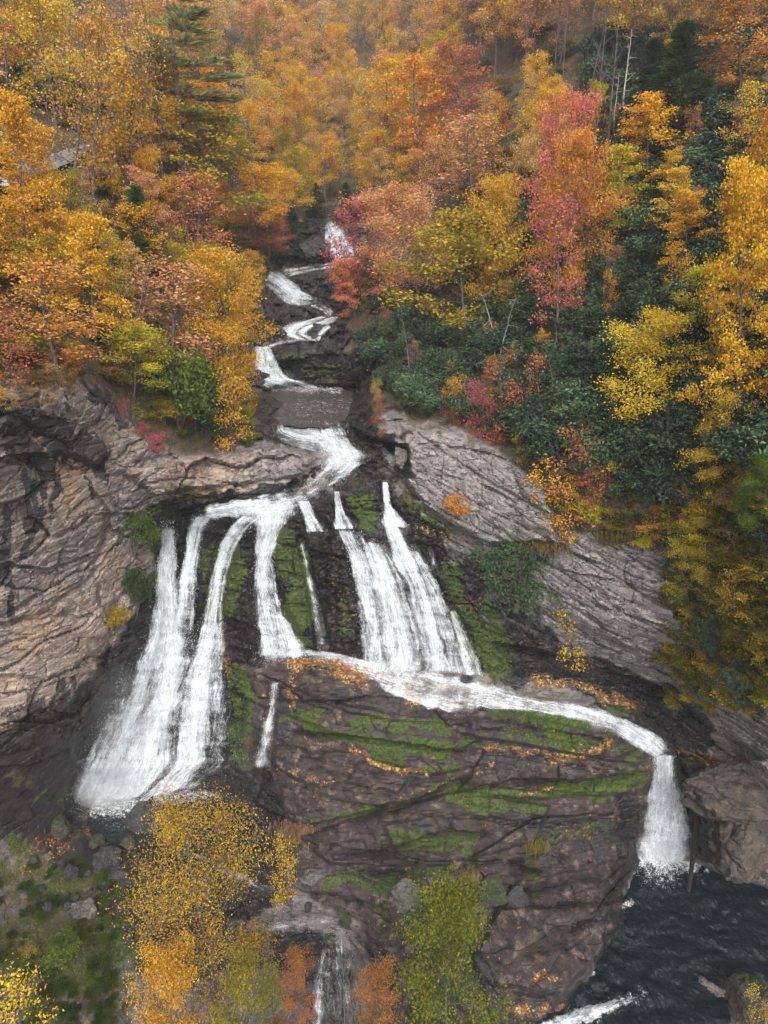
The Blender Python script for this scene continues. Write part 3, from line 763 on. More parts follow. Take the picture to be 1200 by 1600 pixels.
def pool_mat(name, deep, wave, stretch, spec=.18):
    k = N(name)
    P = k.n('ShaderNodeNewGeometry').outputs['Position']
    foam = k.attr('foam').outputs['Fac']  # white mask: real foam, and painted sky glints on the upper pool
    v = k.scalevec(P, stretch)
    w1, w2, w3 = k.noise(v, .9, 3, .5, .6), k.noise(v, 2.6, 4, .6, .5), k.noise(P, 7, 4, .6)
    h = k.math('ADD', k.math('MULTIPLY', w1, 1.0), k.math('ADD', k.math('MULTIPLY', w2, .5), k.math('MULTIPLY', w3, .12)))
    f = k.ramp(k.math('ADD', foam, k.math('MULTIPLY', k.math('SUBTRACT', k.math('ADD', k.math('MULTIPLY', w3, .55), k.math('MULTIPLY', w2, .45)), .5), 2.4)), .40, 1.15)
    f = k.math('MULTIPLY', f, k.ramp(foam, .02, .2))
    c = k.mix(f, deep, (.8, .82, .83))
    return k.done(k.bsdf(c, k.ramp(f, 0, 1, .07, .7), k.bump(h, wave, 1.1), spec))


M_TERR = make_terrain_material()
M_LEAF, M_GLOSS = foliage_mat('autumn_leaves'), foliage_mat('evergreen_leaves', True)
M_BARK = simple_mat('grey_bark', (.055, .045, .038), (.14, .12, .105), 3, .9, .5, .2, (3, 3, .6))
M_PALEBARK = simple_mat('bleached_dead_wood', (.22, .19, .165), (.40, .36, .32), 3, .85, .4, .2, (3, 3, .5))
M_DARKBARK = simple_mat('dark_bark', (.012, .010, .009), (.035, .028, .024), 3, .9, .5, .2, (3, 3, .6))
M_FALL = fall_mat()

# ------------------------------------------------------------------ mesh helpers
def mesh_from(name, V, faces4=None, faces3=None, mat=None, smooth=False, attrs=None):
    me = bpy.data.meshes.new(name)
    V = np.asarray(V, np.float32).reshape(-1, 3)
    f4 = np.zeros((0, 4), np.int32) if faces4 is None else np.asarray(faces4, np.int32).reshape(-1, 4)
    f3 = np.zeros((0, 3), np.int32) if faces3 is None else np.asarray(faces3, np.int32).reshape(-1, 3)
    nl = f4.size + f3.size
    me.vertices.add(len(V))
    me.vertices.foreach_set('co', V.ravel())
    me.loops.add(nl)
    me.loops.foreach_set('vertex_index', np.concatenate([f4.ravel(), f3.ravel()]))
    me.polygons.add(len(f4) + len(f3))
    ls = np.concatenate([np.arange(len(f4)) * 4, f4.size + np.arange(len(f3)) * 3]).astype(np.int32)
    me.polygons.foreach_set('loop_start', ls)
    me.polygons.foreach_set('use_smooth', np.full(len(ls), smooth, bool))
    for an, (dom, typ, arr) in (attrs or {}).items():
        at_ = me.attributes.new(an, typ, dom)
        at_.data.foreach_set('color' if typ == 'FLOAT_COLOR' else 'value', np.asarray(arr, np.float32).ravel())
    if mat:
        me.materials.append(mat)
    me.update()
    me.validate()
    return me


def link(name, me, parent=None):
    o = bpy.data.objects.new(name, me)
    COL.objects.link(o)
    if parent is not None:
        o.parent = parent
    return o


def tag(o, label=None, cat=None, group=None, kind=None):
    if label:
        o['label'] = label
    if cat:
        o['category'] = cat
    if group:
        o['group'] = group
    if kind:
        o['kind'] = kind
    return o


def tube(V, Fq, pts, radii, sides=6):
    """append a tapering tube to the lists"""
    pts = np.asarray(pts, float)
    n = len(pts)
    tan = np.gradient(pts, axis=0)
    tan /= np.linalg.norm(tan, axis=1)[:, None] + 1e-9
    ref = np.array([1.0, 0, 0]) if abs(tan[0][0]) < .8 else np.array([0, 1.0, 0])
    u = np.cross(tan, ref)
    u /= np.linalg.norm(u, axis=1)[:, None] + 1e-9
    w = np.cross(tan, u)
    ang = np.arange(sides) * 2 * math.pi / sides
    base = sum(len(q) for q in V)
    ring = pts[:, None, :] + np.asarray(radii)[:, None, None] * (np.cos(ang)[None, :, None] * u[:, None, :] + np.sin(ang)[None, :, None] * w[:, None, :])
    V.append(ring.reshape(-1, 3))
    k = np.arange(n - 1)[:, None] * sides
    s = np.arange(sides)[None, :]
    s2 = (s + 1) % sides
    q = np.stack([k + s, k + s2, k + sides + s2, k + sides + s], -1).reshape(-1, 4) + base
    Fq.append(q)


# ------------------------------------------------------------------ terrain objects
def terrain():
    idx = np.arange(NX * NY).reshape(NY, NX)
    q = np.stack([idx[1:, :-1], idx[1:, 1:], idx[:-1, 1:], idx[:-1, :-1]], -1).reshape(-1, 4)
    fc = q[:, 0]
    cx, cy = PX[q].mean(1), PY[q].mean(1)
    reg = np.full(len(q), 5)
    zs = {0: zSoil}
    for r, z in ((4, zWall), (3, zLedge), (2, zCR), (1, zCL), (0, zSoil)):
        reg[z[fc] > .5] = r
    za = np.stack([mMoss * (1 - .6 * zSoil * (PY < 1200)), mWetShade, zSoil, mTan], -1)
    zb = np.stack([mLit, mPale, mBlack, np.clip(zLedge + zWall + .85 * zRiver + .5 * (1 - np.clip(zCL + zCR + zLedge + zWall + zRiver, 0, 1)), 0, 1)], -1)
    names = [('hillside', 'steep leaf strewn forest floor above the gorge'), ('rock_cliff', 'tan and black stained rock cliff left of the falls'),
             ('rock_cliff', 'pale grey layered rock cliff right of the falls'), ('rock_ledge', 'broad brown mossy rock shelf below the falls'),
             ('rock_face', 'dark wet mossy rock face behind the falls'), ('stream_bed', 'rocky bed of the stream and its banks')]
    for r, (nm, lab) in enumerate(names):
        f = q[reg == r]
        used, inv = np.unique(f, return_inverse=True)
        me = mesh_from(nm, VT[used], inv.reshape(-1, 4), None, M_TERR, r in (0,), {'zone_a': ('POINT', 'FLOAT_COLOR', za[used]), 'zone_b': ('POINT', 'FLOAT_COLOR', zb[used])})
        tag(link(nm, me), lab, 'terrain', None, 'structure')


terrain()

# ------------------------------------------------------------------ water
def ribbon_arrays(pts, isrow, seed, lift, jitter, dens_ends):
    p = np.array(pts, float)
    L = np.concatenate([[0], np.cumsum(np.hypot(np.diff(p[:, 0]), np.diff(p[:, 1])))])
    n = max(8, int(L[-1] / 2.2))
    t = np.linspace(0, L[-1], n)
    # smooth interpolation
    c = np.stack([np.interp(t, L, p[:, k]) for k in range(3)], -1)
    for _ in range(4):
        c[1:-1] = (c[:-2] + 2 * c[1:-1] + c[2:]) / 4
    if isrow:
        nrm = np.tile([1.0, 0.0], (n, 1))
    else:
        tg = np.gradient(c[:, :2], axis=0)
        tg /= np.linalg.norm(tg, axis=1)[:, None] + 1e-9
        for _ in range(6):
            tg[1:-1] = (tg[:-2] + 2 * tg[1:-1] + tg[2:]) / 4
        nrm = np.stack([-tg[:, 1], tg[:, 0]], -1)
    m = max(5, int(c[:, 2].max() * 2 / 2.4))
    s = np.linspace(-1, 1, m)
    hw = c[:, 2] * (1 + .10 * np.interp(t, np.arange(0, L[-1] + 30, 17), np.random.default_rng(seed).normal(size=len(np.arange(0, L[-1] + 30, 17)))))
    gx = c[:, None, 0] + nrm[:, None, 0] * hw[:, None] * 1.16 * s
    gy = c[:, None, 1] + nrm[:, None, 1] * hw[:, None] * 1.16 * s
    Y = np.minimum(sample(gx.ravel(), gy.ravel(), YW), sample(gx.ravel(), gy.ravel(), YS) + .25)
    P = at(gx.ravel(), gy.ravel(), Y)
    dd = np.linalg.norm(P - np.array([0, 0, ZC]), axis=1)
    bul = lift * (.35 + .65 * np.sqrt(np.clip(1 - s ** 2, 0, 1)))[None, :].repeat(n, 0).ravel()
    bul = bul + jitter * (vnoise(P, (.5, .5, 2.5), seed) + .5 * vnoise(P, (.25, .25, .7), seed + 5))
    P = at(gx.ravel(), gy.ravel(), Y * (1 - bul / dd))
    G = P.reshape(n, m, 3)
    dv = np.concatenate([[0], np.cumsum(np.linalg.norm(np.diff(G[:, m // 2], axis=0), axis=1))])
    du = np.linalg.norm(G[:, -1] - G[:, 0], axis=1).mean()
    wid = np.linalg.norm(G[:, -1] - G[:, 0], axis=1)
    U = (s[None, :] * (0.5 * du * .5 + .5 * wid * .5)[:, None]).ravel() + 50
    Vv = np.repeat(dv, m)
    edge = np.tile(1 - np.abs(s) ** 4.5, n)
    tt = np.repeat(np.linspace(0, 1, n), m)
    dens = np.interp(tt, np.linspace(0, 1, len(dens_ends)), dens_ends)
    ends = sstep(0, .04, tt) * sstep(1, .96, tt)
    edge = edge * ends
    idx = np.arange(n * m).reshape(n, m)
    q = np.stack([idx[:-1, :-1], idx[1:, :-1], idx[1:, 1:], idx[:-1, 1:]], -1).reshape(-1, 4)
    return P, q, U, Vv, edge, dens


def flow_object(name, label, cat, keys):
    Vs, Q, U, W, E, Dn, Sd = [], [], [], [], [], [], []
    base = 0
    for kk, (key, layers, lift, dens) in enumerate(keys):
        pts, isrow = FLOWS[key]
        for l in range(layers):
            P, q, u, v, e, d = ribbon_arrays(pts, isrow, 31 * kk + 7 * l + len(name), lift + .28 * l, .10 + .05 * l, [x - .05 * l for x in dens])
            Vs.append(P)
            Q.append(q + base)
            base += len(P)
            U.append(u)
            W.append(v)
            E.append(e)
            Dn.append(d)
            Sd.append(np.full(len(P), 3.1 * kk + 11.7 * l))
    # torn off drops and strands that ragged the edges
    rng = np.random.default_rng(len(label))
    for Pk, Ek in list(zip(Vs, E)):
        n = int(len(Pk) * .07)
        ii = rng.integers(0, len(Pk), n)
        c = Pk[ii] + np.stack([rng.normal(0, .12, n), -np.abs(rng.normal(0, .2, n)), rng.normal(0, .14, n)], -1)
        L = rng.uniform(.06, .34, n)
        wd = rng.uniform(.010, .026, n)
        z, o_ = np.zeros(n), np.ones(n)
        a = np.stack([rng.normal(0, .18, n) * L, -.35 * L, L], -1) * .5
        b = np.stack([wd, z, z], -1)
        Vq = np.stack([c - a, c + b, c + a, c - b], 1).reshape(-1, 3)
        Vs.append(Vq)
        Q.append(np.arange(n * 4).reshape(n, 4) + base)
        base += n * 4
        U.append(np.repeat(rng.uniform(0, 40, n), 4))
        W.append(np.repeat(rng.uniform(0, 40, n), 4))
        E.append(np.ones(n * 4))
        Dn.append(np.full(n * 4, .72))
        Sd.append(np.zeros(n * 4))
    V, Q = np.concatenate(Vs), np.concatenate(Q)
    me = mesh_from(name, V, Q, None, M_FALL, True, {'edge': ('POINT', 'FLOAT', np.concatenate(E)), 'dens': ('POINT', 'FLOAT', np.concatenate(Dn)), 'seed': ('POINT', 'FLOAT', np.concatenate(Sd))})
    uvl = me.uv_layers.new(name='flow')
    li = Q.ravel()
    uv = np.stack([np.concatenate(U)[li], np.concatenate(W)[li]], -1).astype(np.float32)
    uvl.data.foreach_set('uv', uv.ravel())
    o = link(name, me)
    return tag(o, label, cat, None, 'structure')


flow_object('waterfall', 'tallest white waterfall, at the left, in merging strands', 'waterfall',
            [('fall_a', 3, .35, (.60, .63, .62, .58, .56)), ('fall_b', 2, .35, (.64, .62, .60, .52, .40)), ('fall_c', 2, .35, (.66, .62, .60, .54, .44)), ('fall_low', 2, .15, (.42, .52, .54, .52, .54))])
flow_object('waterfall', 'short white lip of water feeding the left strands', 'waterfall', [('lip_run', 2, .2, (.28, .34, .5, .66, .66, .6)), ('fall_e', 2, .25, (.66, .64, .55))])
flow_object('waterfall', 'narrow white fall in the middle between mossy rock', 'waterfall', [('fall_d', 2, .3, (.70, .64, .56, .55, .6))])
flow_object('waterfall', 'thin broken trickle on dark rock beside the middle fall', 'waterfall', [('fall_f', 1, .2, (.5, .44, .42)), ('fall_g', 2, .2, (.6, .6, .6))])
flow_object('waterfall', 'broad curtain fall right of the middle, streaked white', 'waterfall',
            [('fall_h', 2, .25, (.66, .66, .62)), ('strand_e', 2, .15, (.46, .50, .49, .48, .50)), ('strand_a', 2, .35, (.62, .60, .56, .56, .56)), ('strand_b', 2, .3, (.48, .56, .54, .52, .54)), ('strand_c', 2, .4, (.66, .64, .60, .58, .58)), ('strand_d', 2, .35, (.56, .60, .56, .54, .56)), ('fall_i', 2, .3, (.62, .58, .58)), ('fall_j', 1, .2, (.5, .45))])
flow_object('waterfall', 'white cascade sliding right along the top of the ledge', 'waterfall', [('apron', 2, .2, (.5, .52, .55, .6, .6, .62, .64, .66))])
flow_object('waterfall', 'short plunge fall dropping into the dark pool', 'waterfall', [('plunge', 3, .45, (.64, .64, .62, .64, .66))])
flow_object('waterfall', 'thin dark rimmed trickle left of the brown ledge', 'waterfall', [('trickle', 2, .2, (.5, .5, .46))])
flow_object('rapids', 'upper stream tumbling over steps below the forest', 'water',
            [('step_g', 2, .5, (.5, .6, .6, .6)), ('step_f', 2, .45, (.55, .66, .66, .5)), ('step_d', 2, .4, (.6, .62, .62, .5)), ('step_e', 1, .4, (.6, .6, .5)), ('link_a', 1, .4, (.5, .46, .46, .5)), ('link_b', 1, .4, (.5, .46, .52)), ('link_c', 1, .4, (.5, .48, .54)), ('step_c', 3, .45, (.62, .66, .68, .62, .5))])
flow_object('rapids', 'white rapids below the rippled upper pool', 'water', [('step_a', 3, .3, (.5, .58, .68, .62, .42, .3)), ('step_b', 2, .3, (.5, .58, .62, .55))])
flow_object('rapids', 'white rapids half hidden behind the birch at the bottom', 'water', [('lower_a', 2, .3, (.40, .40, .36, .38, .40, .40)), ('lower_c', 2, .2, (.42, .45, .42))])
flow_object('rapids', 'white outflow leaving the dark pool at the bottom edge', 'water', [('lower_b', 2, 1.7, (.52, .62, .66, .66))])


def water_sheet(name, label, poly, z, mat, foams_glints, step=3.0, skirt=18):
    xs = [p[0] for p in poly]
    ys = [p[1] for p in poly]
    gx = np.arange(min(xs) - skirt, max(xs) + skirt, step)
    gy = np.arange(min(ys) - skirt, max(ys) + skirt, step)
    X, Y = np.meshgrid(gx, gy)
    sd = poly_sd(X.ravel(), Y.ravel(), poly)
    P = at(X.ravel(), Y.ravel(), y_for_z(X.ravel(), Y.ravel(), z))
    P[:, 2] += (.17 * fbm(P, (1.7, .9, 1), 4, 61) if 'dark' in label else .13 * fbm(P, (1.3, 1.5, 1), 2, 62))
    foam = np.zeros(X.size)
    for pts, r, s in foams_glints:
        d = np.hypot(X.ravel() - pts[0][0], Y.ravel() - pts[0][1]) if len(pts) == 1 else seg_dist(X.ravel(), Y.ravel(), pts)[0]
        foam = np.maximum(foam, s * sstep(1, .1, d / r))
    idx = np.arange(X.size).reshape(X.shape)
    q = np.stack([idx[1:, :-1], idx[1:, 1:], idx[:-1, 1:], idx[:-1, :-1]], -1).reshape(-1, 4)
    q = q[(sd[q] > -skirt).all(1)]
    used, inv = np.unique(q, return_inverse=True)
    me = mesh_from(name, P[used], inv.reshape(-1, 4), None, mat, True, {'foam': ('POINT', 'FLOAT', foam[used])})
    tag(link(name, me), label, 'water', None, 'structure')


water_sheet('pool_water', 'dark rippled plunge pool at the lower right', POOL, 0.0, pool_mat('dark_pool', (.003, .007, .009), .55, (1.0, .6, 1)),
            [([(1035, 1345)], 85, .62), ([(1000, 1340), (1080, 1350)], 30, .8), ([(905, 1600), (950, 1575), (1000, 1555)], 30, .42), ([(935, 1482)], 12, .8), ([(920, 1508), (925, 1520)], 11, .75), ([(965, 1418), (985, 1412)], 11, .6), ([(1105, 1360)], 14, .5), ([(1080, 1345), (1100, 1380)], 10, .4)])
water_sheet('pool_water', 'small rippled pool in the stream above the falls', UPOOL, 34.0, pool_mat('rippled_pool', (.05, .042, .045), .35, (.8, .8, 1), .7),
            [([(430, 606), (530, 610)], 14, .6), ([(470, 660), (540, 660)], 6, .4), ([(470, 638), (548, 636)], 40, .40)], 3.0, 8)  # wide last patch paints the sky's reflection on the ripples in white
water_sheet('pool_water', 'black water at the foot of the tall left fall', [(125, 1262), (240, 1258), (350, 1240), (385, 1290), (330, 1320), (240, 1310), (160, 1305)], 4.2, pool_mat('basin_water', (.010, .014, .017), .7, (1, 1, 1)),
            [([(128, 1258), (215, 1262)], 40, .72), ([(250, 1248), (345, 1236)], 30, .62), ([(170, 1290), (260, 1296)], 22, .35)], 4.0, 16)

# ------------------------------------------------------------------ plants: prototypes
def leaves(cent, size, flat, rng, aspect=.62, tone=None, wide=.0):
    """diamond leaf faces around the given centres"""
    n = len(cent)
    a = rng.normal(size=(n, 3))
    a[:, 2] *= (1 - flat)
    a /= np.linalg.norm(a, axis=1)[:, None] + 1e-9
    b = rng.normal(size=(n, 3))
    b -= (b * a).sum(1)[:, None] * a
    b[:, 2] *= (1 - flat * .6)
    b /= np.linalg.norm(b, axis=1)[:, None] + 1e-9
    s = size * rng.uniform(.65, 1.3, n)[:, None]
    up = np.array([0, 0, 1.0]) * s * .12
    V = np.stack([cent - a * s * .5, cent + b * s * .5 * aspect + up, cent + a * s * .5, cent - b * s * .5 * aspect + up], 1).reshape(-1, 3)
    q = np.arange(n * 4).reshape(n, 4)
    return V, q


def crown_mesh(name, cent, size, flat, rng, tone, mat, aspect=.62):
    V, q = leaves(cent, size, flat, rng, aspect)
    n = len(cent)
    tint = np.clip(tone + rng.normal(0, .22, n), 0, 1)
    val = np.clip(rng.normal(1.0, .20, n), .5, 1.5)
    return mesh_from(name, V, q, None, mat, False, {'tint': ('FACE', 'FLOAT', tint), 'val': ('FACE', 'FLOAT', val)})


def grow(p, d, L, n, rng, wob, sag=0.0):
    pts = [np.array(p, float)]
    d = np.array(d, float)
    for k in range(n):
        d = d + rng.normal(0, wob, 3) + np.array([0, 0, sag])
        d /= np.linalg.norm(d)
        pts.append(pts[-1] + d * L / n)
    return np.array(pts)


def broadleaf(seed, H=12.0, W=8.0, cb=.25, prof='round', nprim=18, nsec=6, per=14, lsize=.24, spread=.38, flat=.75, sparse=False, wob=.10, lean=0.0, bark=None, nolimb=False, stems=1):
    rng = np.random.default_rng(seed)
    BV, BF, cents, tones = [], [], [], []
    for st in range(stems):
        ang0 = rng.uniform(0, 2 * math.pi)
        d0 = np.array([lean + .0, 0, 1.0]) if stems == 1 else np.array([math.cos(ang0) * .35, math.sin(ang0) * .35, 1.0])
        trunk = grow((0, 0, -.6), d0, H * .97 + .6, 12, rng, .035 if stems == 1 else .07)
        r0 = (.0135 * H) / (1 if stems == 1 else 1.7)
        tr = r0 * np.linspace(1, .12, 13) ** .9
        tr[0] *= 1.35
        tube(BV, BF, trunk, tr, 7)
        tz = np.linspace(0, 1, 13)
        for k in range(nprim // stems):
            f = cb + (1 - cb) * ((k + rng.uniform(.1, .9)) / (nprim // stems)) * .97
            t = (f - cb) / (1 - cb)
            if prof == 'round':
                w = math.sqrt(max(.06, 1 - (1.75 * t - .80) ** 2))
            elif prof == 'wide':
                w = (1 - t * .9) ** .55 * (.75 + .25 * min(1, t * 6))
            elif prof == 'cone':
                w = (1 - t) ** .85 + .08
            else:
                w = .6 + .4 * math.sin(min(1, t * 1.1) * math.pi)
            az = k * 2.39996 + rng.uniform(-.5, .5) + st
            L = W * .5 * w * rng.uniform(.72, 1.12)
            el = D2R(12 + 50 * t + rng.uniform(-8, 14))
            p = np.array([np.interp(f, tz, trunk[:, c]) for c in range(3)])
            d = np.array([math.cos(az) * math.cos(el), math.sin(az) * math.cos(el), math.sin(el)])
            limb = grow(p, d, L, 6, rng, wob, -.02)
            rl = max(.02, .30 * r0 * (1 - .7 * t))
            tube(BV, BF, limb, rl * np.linspace(1, .22, 7), 5)
            tone_l = rng.normal(.42, .20)
            for s in range(nsec):
                u = .30 + .70 * (s + rng.uniform(.2, .8)) / nsec
                q = np.array([np.interp(u, np.linspace(0, 1, 7), limb[:, c]) for c in range(3)])
                dd = d + rng.normal(0, .62, 3) * np.array([1, 1, .55])
                dd /= np.linalg.norm(dd)
                L2 = L * rng.uniform(.22, .48) * (1.15 - .5 * u) + .25
                tw = grow(q, dd, L2, 4, rng, .16)
                tube(BV, BF, tw, rl * .34 * np.linspace(1, .3, 5), 3)
                tone_c = tone_l + rng.normal(0, .14)
                for g in range(3):
                    uu = rng.uniform(.25, 1.05)
                    cc = tw[0] + (tw[-1] - tw[0]) * uu
                    if sparse:
                        tube(BV, BF, np.array([tw[2], (tw[2] + cc) / 2 + rng.normal(0, .12, 3), cc + rng.normal(0, .3, 3)]), [.014, .010, .006], 3)
                    m = max(2, int(rng.poisson(per)))
                    off = rng.normal(0, 1, (m, 3)) * spread * np.array([1, 1, 1 - flat * .75])
                    off[:, 2] -= .10 * (off[:, 0] ** 2 + off[:, 1] ** 2)
                    cents.append(cc + off)
                    tones.append(np.full(m, tone_c))
    cents, tones = np.concatenate(cents), np.concatenate(tones)
    tones = tones + .25 * (cents[:, 2] / H - .6)
    bm = mesh_from('trunk', np.concatenate(BV), np.concatenate(BF), None, bark or M_BARK, True)
    cm = crown_mesh('crown', cents, lsize, flat * .6, rng, tones, M_LEAF)
    w = np.percentile(np.hypot(cents[:, 0], cents[:, 1]), 95) * 2
    top = np.percentile(cents[:, 2], 99.5)
    return dict(trunk=bm, crown=cm, H=top, W=w)


def conifer(seed, H=14.0, W=6.0, cb=.2, gap=.62, pine=True, lsize=.5, n_need=26):
    rng = np.random.default_rng(seed)
    BV, BF, cents, dirs, tones = [], [], [], [], []
    trunk = grow((0, 0, -.6), (0, 0, 1), H + .4, 10, rng, .012)
    tube(BV, BF, trunk, .012 * H * np.linspace(1.1, .1, 11), 7)
    z = cb * H
    k = 0
    while z < H * .985:
        t = (z / H - cb) / (1 - cb)
        w = (1 - t) ** (.8 if pine else .9) * (.55 + .45 * min(1, t * 4)) + .05
        for j in range(rng.integers(4, 7) if pine else 7):
            az = rng.uniform(0, 2 * math.pi)
            L = W * .5 * w * rng.uniform(.5, 1.15)
            el = D2R((4 if pine else -14) + 32 * t + rng.uniform(-9, 9))
            d = np.array([math.cos(az) * math.cos(el), math.sin(az) * math.cos(el), math.sin(el)])
            br = grow((trunk[0][0], 0, z + rng.uniform(-.15, .15)), d, L, 5, rng, .06, .03 if pine else -.01)
            tube(BV, BF, br, max(.018, .04 * (1 - t)) * np.linspace(1, .25, 6), 4)
            tone = rng.normal(.4, .2)
            steps = max(3, int(L / .28))
            for s in range(steps):
                u = .28 + .74 * s / steps
                q = np.array([np.interp(u, np.linspace(0, 1, 6), br[:, c]) for c in range(3)])
                sp = .16 + .34 * L * .25 * (1.1 - u)
                m = int(n_need * (.5 + u * .5))
                off = rng.normal(0, 1, (m, 3)) * np.array([sp, sp, .10 if pine else .12])
                off[:, 2] += .05
                cents.append(q + off)
                dd = off * np.array([1, 1, .4]) + d * .35 + np.array([0, 0, .12])
                dirs.append(dd)
                tones.append(np.full(m, tone))
        z += gap * rng.uniform(.75, 1.25) * (1.1 - .4 * t)
        k += 1
    c, dd, tn = np.concatenate(cents), np.concatenate(dirs), np.concatenate(tones)
    n = len(c)
    dd /= np.linalg.norm(dd, axis=1)[:, None] + 1e-9
    sd = np.cross(dd, rng.normal(size=(n, 3)))
    sd /= np.linalg.norm(sd, axis=1)[:, None] + 1e-9
    s = lsize * rng.uniform(.6, 1.2, n)[:, None]
    V = np.stack([c - dd * s * .5, c + sd * s * .10, c + dd * s * .5, c - sd * s * .10], 1).reshape(-1, 3)
    cm = mesh_from('crown', V, np.arange(n * 4).reshape(n, 4), None, M_LEAF, False,
                   {'tint': ('FACE', 'FLOAT', np.clip(tn + rng.normal(0, .2, n), 0, 1)), 'val': ('FACE', 'FLOAT', np.clip(rng.normal(1, .2, n), .5, 1.5))})
    bm = mesh_from('trunk', np.concatenate(BV), np.concatenate(BF), None, M_BARK, True)
    return dict(trunk=bm, crown=cm, H=H, W=np.percentile(np.hypot(c[:, 0], c[:, 1]), 96) * 2)


def bare(seed, H=10.0, W=4.0, nprim=12, cb=.25, lean=0.0, fork=False, mat=None):
    rng = np.random.default_rng(seed)
    BV, BF = [], []
    stems = 2 if fork else 1
    for st in range(stems):
        d0 = (lean, 0, 1) if not fork else ((-.45, .1, 1) if st else (.4, -.1, 1))
        trunk = grow((0, 0, -.5), d0, H + .5, 10, rng, .05 if not fork else .12)
        tube(BV, BF, trunk, .012 * H * np.linspace(1.2, .15, 11), 7)
        for k in range(nprim):
            f = cb + (1 - cb) * (k + rng.uniform(0, 1)) / nprim
            p = np.array([np.interp(f, np.linspace(0, 1, 11), trunk[:, c]) for c in range(3)])
            az, el = rng.uniform(0, 6.28), D2R(rng.uniform(-5, 50))
            d = np.array([math.cos(az) * math.cos(el), math.sin(az) * math.cos(el), math.sin(el)])
            L = W * .5 * rng.uniform(.3, 1.1) * (1.1 - .5 * f)
            b = grow(p, d, L, 5, rng, .16)
            tube(BV, BF, b, .0032 * H * np.linspace(1, .25, 6), 4)
            for s in range(4):
                q = b[rng.integers(1, 5)]
                d2 = d + rng.normal(0, .6, 3)
                d2 /= np.linalg.norm(d2)
                b2 = grow(q, d2, L * rng.uniform(.2, .5), 3, rng, .2)
                tube(BV, BF, b2, .0014 * H * np.linspace(1, .4, 4), 3)
    me = mesh_from('trunk', np.concatenate(BV), np.concatenate(BF), None, mat or M_PALEBARK, True)
    return dict(trunk=me, crown=None, H=H, W=W)


def bush(seed, W=3.0, H=2.4, n=2600, lsize=.2, gloss=False, lobes=9, flat=.35, aspect=.5, zlo=.35):
    rng = np.random.default_rng(seed)
    BV, BF, cents, tones = [], [], [], []
    for k in range(lobes):
        az, r = rng.uniform(0, 6.28), W * .36 * math.sqrt(rng.uniform(0, 1))
        h = H * rng.uniform(zlo, .85) * (1 - .5 * (r / (W * .5)) ** 2)
        c = np.array([r * math.cos(az), r * math.sin(az), h])
        st = np.array([(0, 0, -.4), (c[0] * .35, c[1] * .35, h * .45), c])
        tube(BV, BF, st, [.05, .03, .012], 4)
        rad = W * rng.uniform(.16, .28)
        tone = rng.normal(.45, .22)
        m = n // lobes
        sub = max(6, m // 16)
        dirs = rng.normal(size=(sub, 3))
        dirs /= np.linalg.norm(dirs, axis=1)[:, None]
        dirs[:, 2] = np.abs(dirs[:, 2]) * .9 - .15
        tips = c + dirs * rad * rng.uniform(.45, 1.1, (sub, 1))
        for tp in tips[:: max(1, sub // 6)]:
            tube(BV, BF, np.array([c * .7 + tp * .0 + c * .0, (c + tp) / 2, tp]), [.018, .012, .005], 3)
        ii = rng.integers(0, sub, m)
        cc = tips[ii] + rng.normal(0, 1, (m, 3)) * lsize * 1.0 * np.array([1, 1, .55])
        cents.append(cc)
        tones.append(tone + rng.normal(0, .15, sub)[ii])
    c, t = np.concatenate(cents), np.concatenate(tones)
    keep = c[:, 2] > .02
    c, t = c[keep], t[keep]
    t = t + .3 * (c[:, 2] / H - .6)
    bm = mesh_from('stems', np.concatenate(BV), np.concatenate(BF), None, M_BARK, True)
    cm = crown_mesh('foliage', c, lsize, flat, rng, t, M_GLOSS if gloss else M_LEAF, aspect)
    return dict(trunk=bm, crown=cm, H=np.percentile(c[:, 2], 99), W=np.percentile(np.hypot(c[:, 0], c[:, 1]), 95) * 2)


